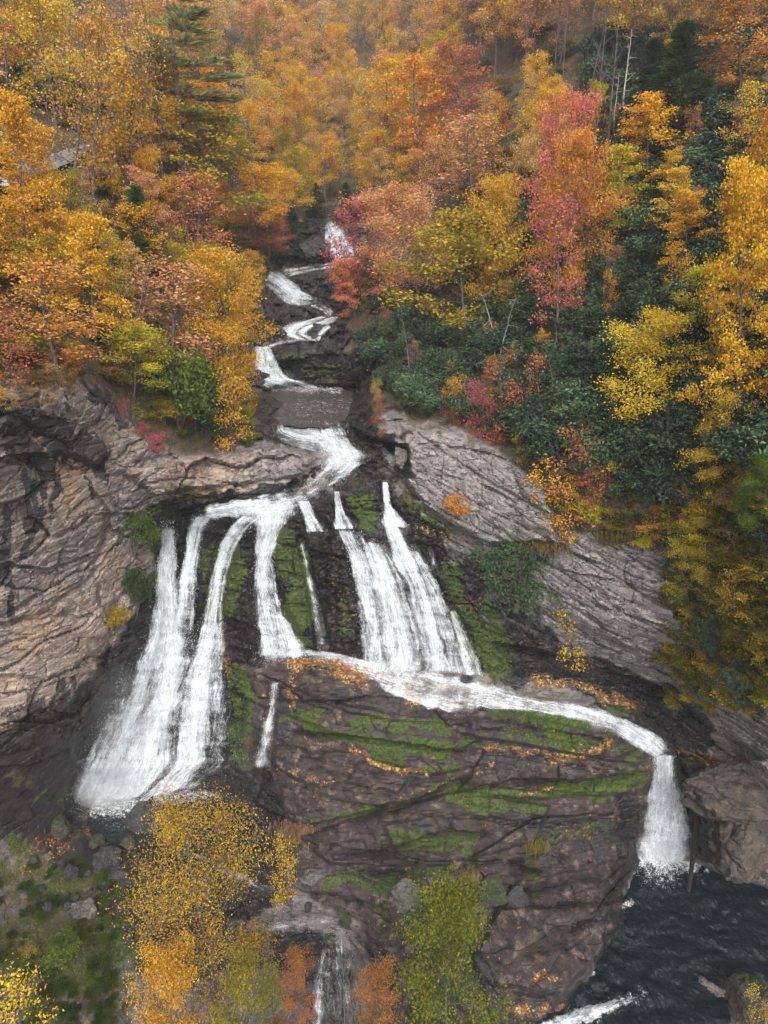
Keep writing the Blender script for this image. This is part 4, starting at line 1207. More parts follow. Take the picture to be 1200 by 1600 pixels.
PRO = {
    'layered': [broadleaf(s, 12, 9.5, .22, 'wide', 22, 7, 15, .25, .42, .9, wob=.09) for s in (1, 2, 3)],
    'grand': [broadleaf(s, 12, 9.5, .16, 'wide', 26, 9, 22, .165, .34, .9, wob=.09) for s in (4, 5)],
    'dense': [broadleaf(s, 11, 8.5, .16, 'round', 28, 9, 24, .17, .42, .55) for s in (6, 7)],
    'round': [broadleaf(s, 11, 8.5, .22, 'round', 22, 7, 16, .24, .42, .6) for s in (11, 12, 13, 14)],
    'tall': [broadleaf(s, 16, 7.0, .30, 'tall', 24, 6, 13, .27, .42, .6) for s in (21, 22, 23, 24)],
    'sparse': [broadleaf(s, 14, 7.5, .28, 'tall', 24, 6, 4, .24, .5, .3, True) for s in (31, 32, 33)],
    'thin': [broadleaf(s, 13, 7, .25, 'round', 20, 6, 7, .26, .5, .5, True) for s in (41, 42)],
    'far': [broadleaf(s, 15, 7, .34, 'round', 18, 5, 14, .29, .55, .5) for s in (51, 52, 53)],
    'birch': [broadleaf(61, 17, 10.5, .22, 'round', 38, 10, 20, .125, .46, .2, True)],
    'bigbush': [bush(141, 3.0, 2.3, 11000, .085, True, 26, .35, .5, .12)],
    'near': [broadleaf(s, 12, 8.5, .18, 'round', 26, 8, 22, .165, .38, .45, True) for s in (71, 72)],
    'lean': [broadleaf(81, 9.5, 11.5, .36, 'wide', 22, 8, 17, .25, .45, .8, lean=-.42)],
    'pine': [conifer(91, 20, 7.4, .34, 1.5, True, .5, 26)],
    'hemlock': [conifer(s, 14, 6.5, .08, .42, False, .42, 20) for s in (95, 96)],
    'snag': [bare(101, 12, 3.2, 14, .3, .03)], 'bare': [bare(s, 11, 5, 18, .3, .04, False, M_BARK) for s in (104, 105, 106)],
    'forked': [bare(108, 7, 5, 6, .35, 0, True)],
    'shrub': [bush(s, 3.0, 2.1, 3200, .15, False, 16, .35) for s in (111, 112, 113, 114)],
    'rhodo': [bush(s, 3.2, 2.3, 3000, .24, True, 10, .5, .38) for s in (121, 122, 123)],
    'mass': [bush(s, 3.4, 2.4, 2200, .25, True, 12, .5, .42) for s in (124, 125, 126, 127)],
    'whip': [broadleaf(s, 5, 3.2, .12, 'round', 16, 5, 7, .17, .3, .4, True, stems=2) for s in (131, 132, 133)],
}
PALS = {
    'golden': ((.56, .30, .022), (.64, .40, .045)), 'yellow': ((.56, .37, .03), (.66, .47, .07)), 'amber': ((.56, .28, .025), (.64, .37, .04)), 'orange': ((.56, .23, .04), (.63, .31, .055)),
    'peach': ((.54, .25, .11), (.60, .33, .15)), 'salmon': ((.54, .18, .10), (.62, .25, .11)), 'pink': ((.60, .15, .17), (.64, .26, .17)), 'crimson': ((.42, .075, .10), (.54, .13, .13)), 'rust': ((.34, .12, .055), (.46, .19, .075)),
    'brown': ((.25, .145, .075), (.38, .22, .10)), 'olive': ((.20, .17, .022), (.44, .30, .03)), 'lime': ((.26, .26, .02), (.54, .42, .04)), 'green': ((.065, .105, .022), (.15, .19, .028)), 'deep green': ((.026, .050, .022), (.058, .095, .036)),
    'blue green': ((.028, .056, .034), (.065, .11, .065)), 'pine green': ((.17, .18, .07), (.34, .32, .12)), 'tawny': ((.42, .25, .08), (.54, .36, .14)), 'copper': ((.50, .22, .055), (.60, .31, .07)),
}
USED = {}


def plant(kind, var, base, H, W, pal, label, cat, group=None, name=None, rot=None, lean=0.0):
    lean = max(-.14, min(.14, lean))
    pr = PRO[kind][var % len(PRO[kind])]
    nm = name or ('shrub' if cat == 'shrub' else None) or {'pine': 'pine_tree', 'hemlock': 'hemlock_tree', 'snag': 'dead_tree', 'forked': 'dead_tree', 'bare': 'bare_tree', 'shrub': 'shrub', 'rhodo': 'rhododendron', 'bigbush': 'shrub', 'whip': 'sapling', 'birch': 'birch_tree'}.get(kind, 'autumn_tree')
    o = bpy.data.objects.new(nm, None)
    o.empty_display_size = .3
    COL.objects.link(o)
    o.location = base
    o.rotation_mode = 'ZYX'
    o.rotation_euler = (0, lean, random.uniform(0, 6.28) if rot is None else rot)
    sxy, sz = W / pr['W'], H / pr['H']
    g = math.sqrt(sxy * sz)
    sxy, sz = min(max(sxy, g * .6), g * 1.6), min(max(sz, g * .6), g * 1.6)
    o.scale = (sxy, sxy, sz)
    tag(o, label, cat, group)
    sh = kind in ('shrub', 'rhodo', 'bigbush')
    link('stems' if sh else 'trunk', pr['trunk'], o)
    if pr['crown'] is not None:
        c = link('foliage' if sh else 'crown', pr['crown'], o)
        a, b = PALS[pal] if isinstance(pal, str) else pal
        j = random.uniform(.9, 1.1)
        c.color = (a[0] * j, a[1] * j * random.uniform(.93, 1.07), a[2], 1)
        c['color_b'] = [b[0] * j, b[1] * j, b[2]]
    return o


def place(kind, var, cx, top, bx, by, wpx, pal, label, cat='tree', group=None, name=None, rot=None, ybias=0.0, lean=0.0):
    """stand a plant on the ground at plan point (bx, by), sized so that it reaches up to top"""
    Y = float(sample(bx, by)[0]) + ybias
    b = at(bx, by, Y)
    t = at(cx, top, Y)
    H = max(.5, t[2] - b[2])
    W = wpx * float(metres_per_px((top + by) / 2, Y))
    if kind not in ('lean', 'forked'):
        lean = math.atan2(t[0] - b[0], H)
    return plant(kind, var, tuple(b), H, W, pal, label, cat, group, name, rot, lean)


KEY = [
    # left bank
    ('pine', 0, 282, -50, 288, 330, 165, 'pine green', 'tall dark pine with tiered boughs rising above the left slope', 'tree'),
    ('grand', 1, 44, 145, 48, 480, 150, 'amber', 'amber layered tree at the left edge below the road', 'tree'),
    ('sparse', 0, 98, -10, 118, 335, 150, 'tawny', 'tall thin leaved tree with a leaning grey trunk beside the road', 'tree'),
    ('sparse', 1, 150, 0, 146, 345, 130, 'golden', 'slender thin leaved gold tree just right of the leaning trunk', 'tree'),
    ('sparse', 2, 205, 20, 205, 300, 120, 'tawny', 'sparse tawny tree left of the tall pine', 'tree'),
    ('layered', 1, 330, 160, 322, 390, 185, 'olive', 'broad olive and yellow tree right below the tall pine', 'tree'),
    ('tall', 2, 250, 40, 255, 300, 110, 'golden', 'golden tree filling the space behind the tall pine', 'tree'),
    ('round', 0, 395, 255, 398, 385, 105, 'amber', 'rounded amber tree over the left bank of the upper stream', 'tree'),
    ('round', 1, 420, 330, 420, 405, 75, 'rust', 'rusty orange tree leaning over the topmost cascade', 'tree'),
    ('hemlock', 0, 212, 290, 215, 430, 85, 'green', 'small bright green conifer on the left slope', 'tree'),
    ('thin', 0, 300, 265, 305, 440, 110, 'salmon', 'salmon thin leaved tree in front of the olive tree', 'tree'),
    ('dense', 1, 358, 385, 335, 640, 165, 'golden', 'golden tree hanging over the stream on the left bank', 'tree'),
    ('thin', 1, 270, 400, 262, 610, 160, 'peach', 'peach coloured open tree left of the golden streamside tree', 'tree'),
    ('whip', 0, 372, 580, 366, 705, 80, 'golden', 'small golden tree at the brink of the left rock slab', 'tree'),
    ('whip', 1, 390, 530, 386, 640, 55, 'amber', 'small amber sapling above the golden one by the brink', 'tree'),
    ('round', 2, 222, 500, 208, 620, 110, 'lime', 'yellow green small tree on the cliff top left of the stream', 'tree'),
    ('shrub', 0, 285, 545, 280, 665, 130, 'green', 'green leafy shrub mass over the left cliff edge', 'shrub'),
    ('shrub', 1, 330, 620, 325, 685, 80, 'deep green', 'dark green shrub beside the small golden tree', 'shrub'),
    ('thin', 0, 95, 400, 92, 600, 170, 'copper', 'copper brown thin tree at the left cliff top', 'tree'),
    ('whip', 2, 30, 470, 30, 600, 110, 'rust', 'rusty shrub at the far left cliff top', 'shrub'),
    ('bare', 0, 200, 390, 203, 590, 90, 'brown', 'leafless pale grey twiggy tree on the left slope', 'tree'),
    ('bare', 1, 312, 300, 300, 420, 70, 'brown', 'leafless crooked pale tree above the peach tree', 'tree'),
    ('layered', 1, 150, 330, 150, 560, 120, 'golden', 'gold tree behind the cliff top on the left', 'tree'),
    ('round', 0, 470, 228, 472, 347, 72, 'olive', 'olive tree crowding the head of the stream on the left', 'tree'),
    ('far', 1, 507, 205, 508, 318, 60, 'golden', 'gold tree closing the view up the stream', 'tree'),
    ('round', 2, 440, 262, 445, 365, 72, 'amber', 'amber tree on the left bank above the middle cascade', 'tree'),
    ('thin', 0, 532, 232, 530, 312, 50, 'olive', 'small olive open tree right at the stream head', 'tree'),
    ('far', 2, 577, 200, 580, 335, 72, 'golden', 'gold tree on the right bank of the stream head', 'tree'),
    ('hemlock', 1, 492, 285, 494, 340, 34, 'deep green', 'little dark hemlock low beside the stream head', 'tree'),
    # right bank
    ('round', 3, 566, 300, 580, 480, 118, ((.52, .14, .15), (.60, .30, .14)), 'crimson pink tree overhanging the topmost cascade', 'tree'),
    ('round', 0, 535, 400, 556, 500, 66, 'salmon', 'salmon red small tree reaching over the stream', 'tree'),
    ('dense', 0, 645, 285, 660, 500, 165, 'peach', 'tall salmon orange tree behind the leaning trunk', 'tree'),
    ('lean', 0, 655, 325, 735, 545, 255, 'olive', 'olive and orange spreading tree on a leaning pale trunk', 'tree'),
    ('dense', 1, 768, 275, 775, 490, 120, 'golden', 'golden orange tree right of the leaning tree', 'tree'),
    ('dense', 0, 866, 145, 868, 430, 125, ((.58, .24, .06), (.64, .19, .19)), 'bright pink topped maple on the right slope', 'tree'),
    ('dense', 1, 885, 205, 890, 480, 140, 'orange', 'orange tree directly below the pink maple', 'tree'),
    ('thin', 1, 865, 300, 868, 545, 100, ((.48, .11, .12), (.56, .24, .10)), 'crimson open tree with a tall bare trunk', 'tree'),
    ('snag', 0, 986, 40, 972, 240, 45, 'brown', 'tall pale dead trunk with broken side limbs on the right slope', 'tree'),
    ('snag', 0, 962, 110, 958, 250, 30, 'brown', 'shorter dead trunk beside the tall one', 'tree'),
    ('layered', 0, 1020, 145, 1010, 335, 120, 'amber', 'amber layered tree right of the dead trunks', 'tree'),
    ('layered', 1, 975, 225, 970, 400, 100, 'lime', 'yellow green layered tree below the dead trunks', 'tree'),
    ('grand', 0, 1152, 240, 1150, 700, 165, 'golden', 'large golden tree standing at the right edge', 'tree'),
    ('layered', 0, 1185, 90, 1185, 440, 130, 'amber', 'tall amber tree at the upper right edge', 'tree'),
    ('grand', 1, 1195, 250, 1195, 640, 150, 'golden', 'golden tree cut by the right edge of the picture', 'tree'),
    ('dense', 0, 1000, 490, 985, 690, 190, ((.66, .48, .035), (.74, .58, .06)), 'bright yellow maple among dark rhododendron', 'tree'),
    ('dense', 1, 1125, 610, 1120, 760, 105, 'yellow', 'yellow tree under the large golden one', 'tree'),
    ('whip', 0, 706, 583, 706, 660, 52, 'amber', 'little orange yellow sapling above the grey cliff', 'tree'),
    ('whip', 1, 785, 550, 790, 690, 110, 'rust', 'rusty red open shrub on the slope above the grey cliff', 'shrub'),
    ('whip', 2, 762, 590, 768, 680, 70, 'crimson', 'small dull red shrub left of the rusty one', 'shrub'),
    ('whip', 0, 905, 680, 890, 835, 130, 'copper', 'copper orange shrub hanging over the grey cliff top', 'shrub'),
    ('whip', 1, 880, 740, 868, 840, 90, 'amber', 'amber shrub at the very edge of the grey cliff', 'shrub'),
    ('whip', 2, 940, 670, 935, 790, 90, 'rust', 'brick red shrub right of the copper one', 'shrub'),
    ('whip', 2, 826, 674, 828, 725, 52, 'yellow', 'small yellow shrub at the brow of the grey cliff', 'shrub'),
    ('whip', 1, 868, 628, 868, 680, 46, 'golden', 'small golden shrub in the rhododendron', 'shrub'),
    ('shrub', 2, 716, 776, 716, 812, 44, 'orange', 'orange tuft growing on the grey cliff', 'shrub'),
    ('bigbush', 0, 803, 822, 812, 930, 130, 'deep green', 'big round dark green shrub on the grey cliff', 'shrub'),
    ('whip', 0, 900, 932, 895, 1040, 72, 'yellow', 'yellow orange shrub low on the grey cliff', 'shrub'),
    ('shrub', 1, 206, 794, 206, 868, 80, 'green', 'green shrub on the left cliff beside the tall fall', 'shrub'),
    ('shrub', 2, 218, 890, 214, 950, 46, 'deep green', 'dark shrub lower on the left cliff by the water', 'shrub'),
    ('shrub', 3, 180, 950, 178, 985, 40, 'olive', 'small olive shrub on the tan rock by the left fall', 'shrub'),
    ('forked', 0, 775, 450, 775, 565, 70, 'brown', 'pale forked dead trunk on the right bank', 'tree'),
    ('bare', 2, 955, 385, 952, 470, 30, 'brown', 'thin leafless trunk above the yellow maple', 'tree'),
    ('tall', 0, 602, 92, 605, 300, 85, 'golden', 'narrow golden tree above the head of the stream', 'tree'),
    ('round', 1, 718, 62, 730, 240, 110, 'rust', 'rusty red crowned tree on the upper right slope', 'tree'),
    ('thin', 0, 745, 175, 742, 345, 130, 'peach', 'pale peach open tree above the golden orange one', 'tree'),
    ('tall', 1, 660, 85, 662, 300, 100, 'orange', 'soft orange tree beside the narrow golden one', 'tree'),
    ('hemlock', 1, 1062, 30, 1062, 240, 120, 'deep green', 'dark hemlock on the upper right slope', 'tree'),
    ('hemlock', 0, 1015, 60, 1020, 230, 90, 'deep green', 'dark hemlock left of the larger hemlock', 'tree'),
    ('tall', 3, 1155, -40, 1150, 190, 120, 'copper', 'copper crowned tree with a tall trunk at top right', 'tree'),
    ('tall', 0, 1105, -60, 1110, 200, 80, 'brown', 'brown crowned tree with a dark trunk at top right', 'tree'),
    ('hemlock', 1, 540, 285, 545, 345, 38, 'blue green', 'dark conifer beside the head of the stream', 'tree'),
    ('hemlock', 0, 455, 320, 460, 380, 34, 'blue green', 'dark conifer on the left bank of the upper stream', 'tree'),
    ('dense', 0, 1182, 700, 1185, 850, 95, ((.06, .12, .02), (.16, .22, .025)), 'bright green small tree at the right edge below the golden tree', 'tree'),
    ('dense', 1, 1098, 800, 1100, 915, 95, ((.36, .27, .025), (.54, .42, .035)), 'yellow leafy bush hanging beside the grey cliff on the right', 'shrub'),
    ('round', 2, 1165, 860, 1165, 985, 90, ((.30, .19, .025), (.50, .33, .04)), 'amber yellow bush high on the right edge bank', 'shrub'),
    ('bigbush', 0, 1112, 940, 1114, 1010, 62, 'deep green', 'dark green bush in the middle of the right edge bank', 'shrub'),
    ('bigbush', 0, 1150, 1010, 1150, 1085, 80, 'blue green', 'dark bush low on the right edge bank', 'shrub'),
    ('dense', 0, 1065, 1000, 1066, 1070, 60, ((.12, .13, .02), (.34, .28, .03)), 'olive bush at the lower right rim of the grey cliff', 'shrub'),
    ('round', 1, 1188, 1025, 1190, 1120, 60, ((.20, .24, .025), (.45, .42, .04)), 'yellow green bush at the right edge above the rocks', 'shrub'),
    ('bigbush', 0, 1020, 720, 1024, 790, 80, 'blue green', 'dark green bush above the right end of the grey cliff', 'shrub'),
    ('round', 0, 1005, 780, 1008, 850, 85, ((.26, .14, .04), (.46, .26, .05)), 'orange brown bush at the right end of the cliff top', 'shrub'),
    ('shrub', 3, 1004, 838, 1004, 862, 30, 'lime', 'small yellow green tuft near the top of the grey cliff', 'shrub'),
    ('bigbush', 0, 1032, 1005, 1034, 1030, 34, 'deep green', 'small dark bush at the foot of the grey cliff', 'shrub'),
    ('bare', 0, 640, 470, 640, 600, 45, 'brown', 'grey bare sapling in the thicket above the rapids', 'tree'),
    ('bare', 1, 870, 560, 872, 650, 50, 'brown', 'grey bare sapling in the thicket beside the yellow maple', 'tree'),
    ('bare', 0, 545, 1455, 545, 1680, 70, 'brown', 'brown bare twiggy sapling in front of the lower rapids', 'tree'),
    ('bare', 1, 430, 1430, 432, 1660, 70, 'brown', 'brown bare twiggy sapling right of the birch trunk', 'tree'),
    # foreground
    ('birch', 0, 325, 1262, 335, 1570, 235, ((.42, .235, .018), (.56, .37, .04)), 'big thin leaved golden birch in front of the falls', 'tree'),
    ('near', 0, 262, 1480, 262, 1720, 105, 'amber', 'dense amber tree at the foot of the golden birch', 'tree'),
    ('near', 1, 385, 1500, 390, 1700, 110, ((.13, .14, .02), (.36, .28, .03)), 'green and yellow tree right of the amber one at the bottom', 'tree'),
    ('dense', 1, 698, 1412, 700, 1650, 190, ((.060, .105, .014), (.23, .21, .024)), 'green tree with yellow tips at the bottom centre', 'tree'),
    ('near', 0, 588, 1515, 590, 1690, 80, ((.26, .12, .05), (.46, .22, .06)), 'brownish orange fine leaved bush left of the green tree', 'shrub'),
    ('near', 1, 462, 1485, 460, 1660, 66, ((.24, .10, .045), (.44, .20, .06)), 'thin reddish shrub in front of the lower rapids', 'shrub'),
    ('sparse', 1, 36, 1545, 36, 1790, 140, 'yellow', 'open yellow leaved tree at the bottom left corner', 'tree'),
    ('whip', 2, 440, 1330, 450, 1420, 70, 'yellow', 'small yellow sapling at the right of the birch', 'shrub'),
    ('whip', 1, 1190, 1560, 1195, 1640, 60, 'yellow', 'yellow green shrub on the rocks at the bottom right', 'shrub'),
]
for k, v, cx, top, bx, by, w, pal, lab, cat in KEY:
    place(k, v, cx, top, bx, by, w, pal, lab, cat)

# woods that fill the slopes -------------------------------------------------
REG = [  # x0 x1 y0 y1 count kinds, palette weights, height range, place words
    ((-60, 430, -90, 60), 50, ('far', 'tall', 'sparse'), 'golden yellow tawny amber tawny golden', (14, 20), 'on the upper left slope'),
    ((-60, 430, 60, 330), 46, ('tall', 'round', 'sparse', 'thin'), 'golden amber tawny olive golden yellow orange peach', (11, 16), 'on the middle left slope'),
    ((-40, 410, 330, 520), 26, ('round', 'layered', 'thin'), 'golden amber olive amber tawny rust peach lime', (6, 10), 'on the lower left slope'),
    ((390, 700, 90, 280), 46, ('far', 'round', 'thin'), 'amber golden peach tawny golden olive', (11, 16), 'on the valley side above the stream head'),
    ((440, 625, 165, 335), 26, ('far', 'round', 'thin'), 'golden olive amber tawny olive', (8, 12), 'at the head of the stream'),
    ((0, 430, -60, 300), 22, ('bare',), 'brown', (12, 18), 'on the left slope'),
    ((560, 1000, -60, 300), 24, ('bare',), 'brown', (11, 17), 'on the right slope'),
    ((380, 640, 20, 200), 12, ('bare',), 'brown', (13, 18), 'in the far valley'),
    ((680, 1000, -100, 120), 56, ('far', 'tall', 'thin'), 'amber golden golden tawny brown peach yellow', (14, 19), 'on the upper right slope'),
    ((1000, 1260, -100, 100), 28, ('tall', 'round'), 'copper amber golden brown tawny', (12, 16), 'along the top right slope'),
    ((640, 860, 180, 360), 16, ('round', 'thin'), 'peach amber golden tawny orange', (8, 12), 'on the right slope behind the pink maple'),
    ((700, 1000, 560, 720), 16, ('whip', 'whip', 'thin'), 'golden lime rust amber olive copper', (2, 4), 'on the shrubby slope above the grey cliff'),
    ((1000, 1240, 520, 760), 14, ('layered', 'whip', 'round'), 'golden yellow lime amber', (3, 7), 'on the right edge slope'),
    ((1040, 1240, 760, 1130), 26, ('layered', 'round', 'whip'), 'lime olive yellow olive golden green', (2.5, 5), 'on the steep bank at the right edge'),
    ((560, 960, 380, 700), 26, ('whip', 'thin', 'bare', 'whip'), 'olive rust tawny lime copper brown', (2.5, 5), 'in the thicket right of the stream'),
    ((900, 1240, 230, 520), 34, ('layered', 'thin', 'whip', 'whip'), 'golden lime olive amber yellow rust golden', (4, 8), 'among the dark rhododendron'),
]
pts_done = []
rr = random.Random(5)
for (x0, x1, y0, y1), cnt, kinds, pals, (h0, h1), where in REG:
    pals = pals.split()
    tries = n = 0
    while n < cnt and tries < cnt * 40:
        tries += 1
        px, py = rr.uniform(x0, x1), rr.uniform(y0, y1)
        if abs(px - np.interp(py, [300, 400, 500, 600], [540, 480, 480, 480])) < (75 if py > 345 else 20) and py > 285:
            continue
        if px < 150 and 205 < py < 325:
            continue
        Y = float(sample(px, py)[0])
        b = at(px, py, Y)
        if any((b[0] - q[0]) ** 2 + (b[1] - q[1]) ** 2 < (3.6 if Y < 130 else 5.0) ** 2 for q in pts_done):
            continue
        pts_done.append(b)
        H = rr.uniform(h0, h1)
        k = rr.choice(kinds)
        p = rr.choice(pals).replace('_', ' ')
        form = {'far': 'rounded', 'tall': 'tall', 'sparse': 'thin leaved', 'thin': 'open crowned', 'round': 'full crowned', 'layered': 'layered', 'whip': 'small', 'bare': 'leafless'}[k]
        if k == 'bare':
            plant(k, rr.randrange(9), tuple(b), H, H * .3, p, f'tall leafless grey trunk {where}', 'tree', f'leafless grey trunks {where}')
            n += 1
            continue
        plant(k, rr.randrange(9), tuple(b), H, H * rr.uniform(.42, .62) * (1.1 if k in ('layered', 'round') else 1), p, f'{p} {form} tree {where}', 'tree', f'{p} {form} trees {where}')
        n += 1

# shrubs on the right bank below the golden tree
for (x0, x1, y0, y1), cnt, pals, where in [((1050, 1230, 720, 1110), 70, 'lime olive green olive blue_green golden deep_green brown green', 'on the right edge slope'), ((880, 1060, 690, 830), 12, 'olive copper lime green', 'above the grey cliff'),
                                    ((-20, 250, 560, 640), 12, 'brown olive tawny copper', 'on the left cliff top'), ((200, 400, 600, 700), 10, 'olive green brown lime', 'by the left brink'),
                                    ((-40, 380, 420, 580), 24, 'copper rust olive brown tawny green', 'under the left bank trees'), ((-30, 200, 1450, 1590), 4, 'green olive lime brown', 'on the bottom left bank'), ((560, 700, 655, 700), 0, 'green', '')]:
    pals = pals.split()
    for n in range(cnt):
        px, py = rr.uniform(x0, x1), rr.uniform(y0, y1)
        Y = float(sample(px, py)[0])
        p = rr.choice(pals).replace('_', ' ')
        k = rr.choice(('shrub', 'whip', 'whip'))
        w = rr.uniform(1.6, 3.2)
        plant(k, rr.randrange(9), tuple(at(px, py, Y)), w * rr.uniform(.6, .9), w, p, f'{p} {"bushy" if k == "shrub" else "open"} shrub {where}', 'shrub', f'{p} {"bushy" if k == "shrub" else "open"} shrubs {where}', 'shrub')
for px, py, w in [(190, 640, 22), (240, 690, 30), (215, 675, 14), (295, 655, 18), (225, 668, 20)]:
    place('whip', px, px, py - w * .6, px, py + w * .5, w * 1.4, 'crimson' if px != 295 else 'salmon', 'small crimson shrub at the top of the left cliff' if px != 295 else 'small salmon red shrub at the left brink', 'shrub', 'crimson shrubs at the top of the left cliff' if px != 295 else None)


# ------------------------------------------------------------------ masses nobody could count
def far_wood():
    rng = np.random.default_rng(9)
    parts = []
    for pr in PRO['far']:
        d = {}
        for key in ('trunk', 'crown'):
            me = pr[key]
            v = np.empty(len(me.vertices) * 3, np.float32)
            me.vertices.foreach_get('co', v)
            f = np.empty(len(me.polygons) * 4, np.int32)
            me.polygons.foreach_get('vertices', f)
            d[key] = (v.reshape(-1, 3), f.reshape(-1, 4))
        t, w = np.empty(len(pr['crown'].polygons), np.float32), np.empty(len(pr['crown'].polygons), np.float32)
        pr['crown'].attributes['tint'].data.foreach_get('value', t)
        pr['crown'].attributes['val'].data.foreach_get('value', w)
        parts.append((d, t, w, pr))
    hues = [((.58, .32, .08), (.66, .42, .13)), ((.52, .36, .18), (.62, .46, .25)), ((.56, .26, .09), (.62, .36, .14)), ((.56, .30, .03), (.64, .40, .05)), ((.27, .16, .085), (.40, .24, .11))]
    groups = {k: ([], [], [], []) for k in range(len(hues))}
    done = []
    while len(done) < 205:
        px, py = rng.uniform(320, 880), rng.uniform(-125, 118)
        b = ground(px, py)[0]
        if any((b[0] - q[0]) ** 2 + (b[1] - q[1]) ** 2 < 26 for q in done):
            continue
        done.append(b)
        d, t, w, pr = parts[rng.integers(0, 3)]
        H = rng.uniform(13, 20)
        g = H / pr['H']
        a = rng.uniform(0, 6.28)
        R = np.array([[math.cos(a), -math.sin(a), 0], [math.sin(a), math.cos(a), 0], [0, 0, 1]]) * g
        hk = int(rng.integers(0, len(hues)))
        groups[hk][0].append((d['crown'][0] @ R.T + b, d['crown'][1], t, w, 0))
        groups[hk][0].append((d['trunk'][0] @ R.T + b, d['trunk'][1], None, None, 1))
    Vs, Fs, C1, Wt, Mi, base = [], [], [], [], [], 0
    for hk, (lst, *_r) in groups.items():
        ca, cb = np.array(hues[hk][0]), np.array(hues[hk][1])
        for v, f, t, w, mi in lst:
            Vs.append(v)
            Fs.append(f + base)
            base += len(v)
            n = len(f)
            if mi == 0:
                c = (ca + (cb - ca) * t[:, None]) * (w * rng.uniform(.85, 1.12))[:, None]
            else:
                c = np.tile([.1, .085, .075], (n, 1))
            C1.append(np.concatenate([c, np.ones((n, 1))], 1))
            Mi.append(np.full(n, mi))
    k = N('far_forest_leaves')
    col = k.attr('leaf_colour').outputs['Color']
    d_ = k.n('ShaderNodeBsdfDiffuse')
    k.put(d_.inputs[0], col)
    tr = k.n('ShaderNodeBsdfTranslucent')
    k.put(tr.inputs[0], col)
    mx = k.n('ShaderNodeMixShader')
    mx.inputs[0].default_value = .38
    k.put(mx.inputs[1], d_.outputs[0])
    k.put(mx.inputs[2], tr.outputs[0])
    me = mesh_from('distant_forest', np.concatenate(Vs), np.concatenate(Fs), None, k.done(mx.outputs[0]), False, {'leaf_colour': ('FACE', 'FLOAT_COLOR', np.concatenate(C1))})
    me.materials.append(M_BARK)
    me.polygons.foreach_set('material_index', np.concatenate(Mi).astype(np.int32))
    tag(link('distant_forest', me), 'hazy orange and tawny forest on the far hillside', 'forest', None, 'stuff')


far_wood()


def merged(name, label, cat, items, mat, kind_list, kind='stuff'):
    Vs, T, W, base = [], [], [], 0
    rng = np.random.default_rng(3)
    cache = {}
    for (b, s, rot, var) in items:
        pr = PRO[kind_list][var % len(PRO[kind_list])]['crown']
        if pr.name not in cache:
            v = np.empty(len(pr.vertices) * 3, np.float32)
            pr.vertices.foreach_get('co', v)
            t = np.empty(len(pr.polygons), np.float32)
            pr.attributes['tint'].data.foreach_get('value', t)
            w = np.empty(len(pr.polygons), np.float32)
            pr.attributes['val'].data.foreach_get('value', w)
            cache[pr.name] = (v.reshape(-1, 3), t, w)
        v, t, w = cache[pr.name]
        c, sn = math.cos(rot), math.sin(rot)
        R = np.array([[c, -sn, 0], [sn, c, 0], [0, 0, 1]])
        Vs.append((v * s) @ R.T + b)
        T.append(np.clip(t + rng.normal(0, .25), 0, 1))
        W.append(w * rng.uniform(.6, 1.45))
    V = np.concatenate(Vs)
    me = mesh_from(name, V, np.arange(len(V)).reshape(-1, 4), None, mat, False, {'tint': ('FACE', 'FLOAT', np.concatenate(T)), 'val': ('FACE', 'FLOAT', np.concatenate(W))})
    o = link(name, me)
    return tag(o, label, cat, None, kind)


items = []
RH = [(560, 470), (640, 480), (700, 430), (790, 420), (830, 330), (890, 260), (930, 100), (1010, 60), (1180, 80), (1230, 330), (1240, 700), (1060, 800), (960, 790), (850, 740), (800, 700), (700, 665), (610, 640), (590, 560), (545, 540)]
while len(items) < 520:
    px, py = rr.uniform(540, 1240), rr.uniform(60, 800)
    if poly_sd(np.array([px]), np.array([py]), RH)[0] < 2:
        continue
    b = ground(px, py)[0]
    s = rr.uniform(.7, 1.5) * (1 + max(0, b[1] - 70) / 130)
    items.append((b + np.array([0, 0, -.1]), np.array([s, s, s * rr.uniform(.8, 1.2)]), rr.uniform(0, 6.28), rr.randrange(3)))
o = merged('rhododendron_thicket', 'dark evergreen rhododendron thicket on the right slope', 'thicket', items, M_GLOSS, 'mass')
o.color = (.014, .032, .017, 1)
o['color_b'] = [.062, .098, .048]
items = []
for (x0, x1, y0, y1), cnt, sc in [((-40, 430, 420, 610), 130, (.4, .9)), ((-40, 440, 100, 420), 170, (.7, 1.4)), ((420, 900, -20, 330), 190, (1.0, 2.2))]:
    for n in range(cnt):
        px, py = rr.uniform(x0, x1), rr.uniform(y0, y1)
        if abs(px - np.interp(py, [300, 400, 500, 600], [540, 480, 480, 480])) < 70 and 300 < py < 620:
            continue
        if 0 < px < 150 and 215 < py < 310:
            continue
        s = rr.uniform(*sc)
        items.append((ground(px, py)[0], np.array([s, s, s * rr.uniform(.5, .9)]), rr.uniform(0, 6.28), rr.randrange(4)))
o = merged('undergrowth', 'brown and olive undergrowth covering the forest floor', 'undergrowth', items, M_LEAF, 'shrub')
o.color = (.09, .075, .020, 1)
o['color_b'] = [.24, .125, .045]

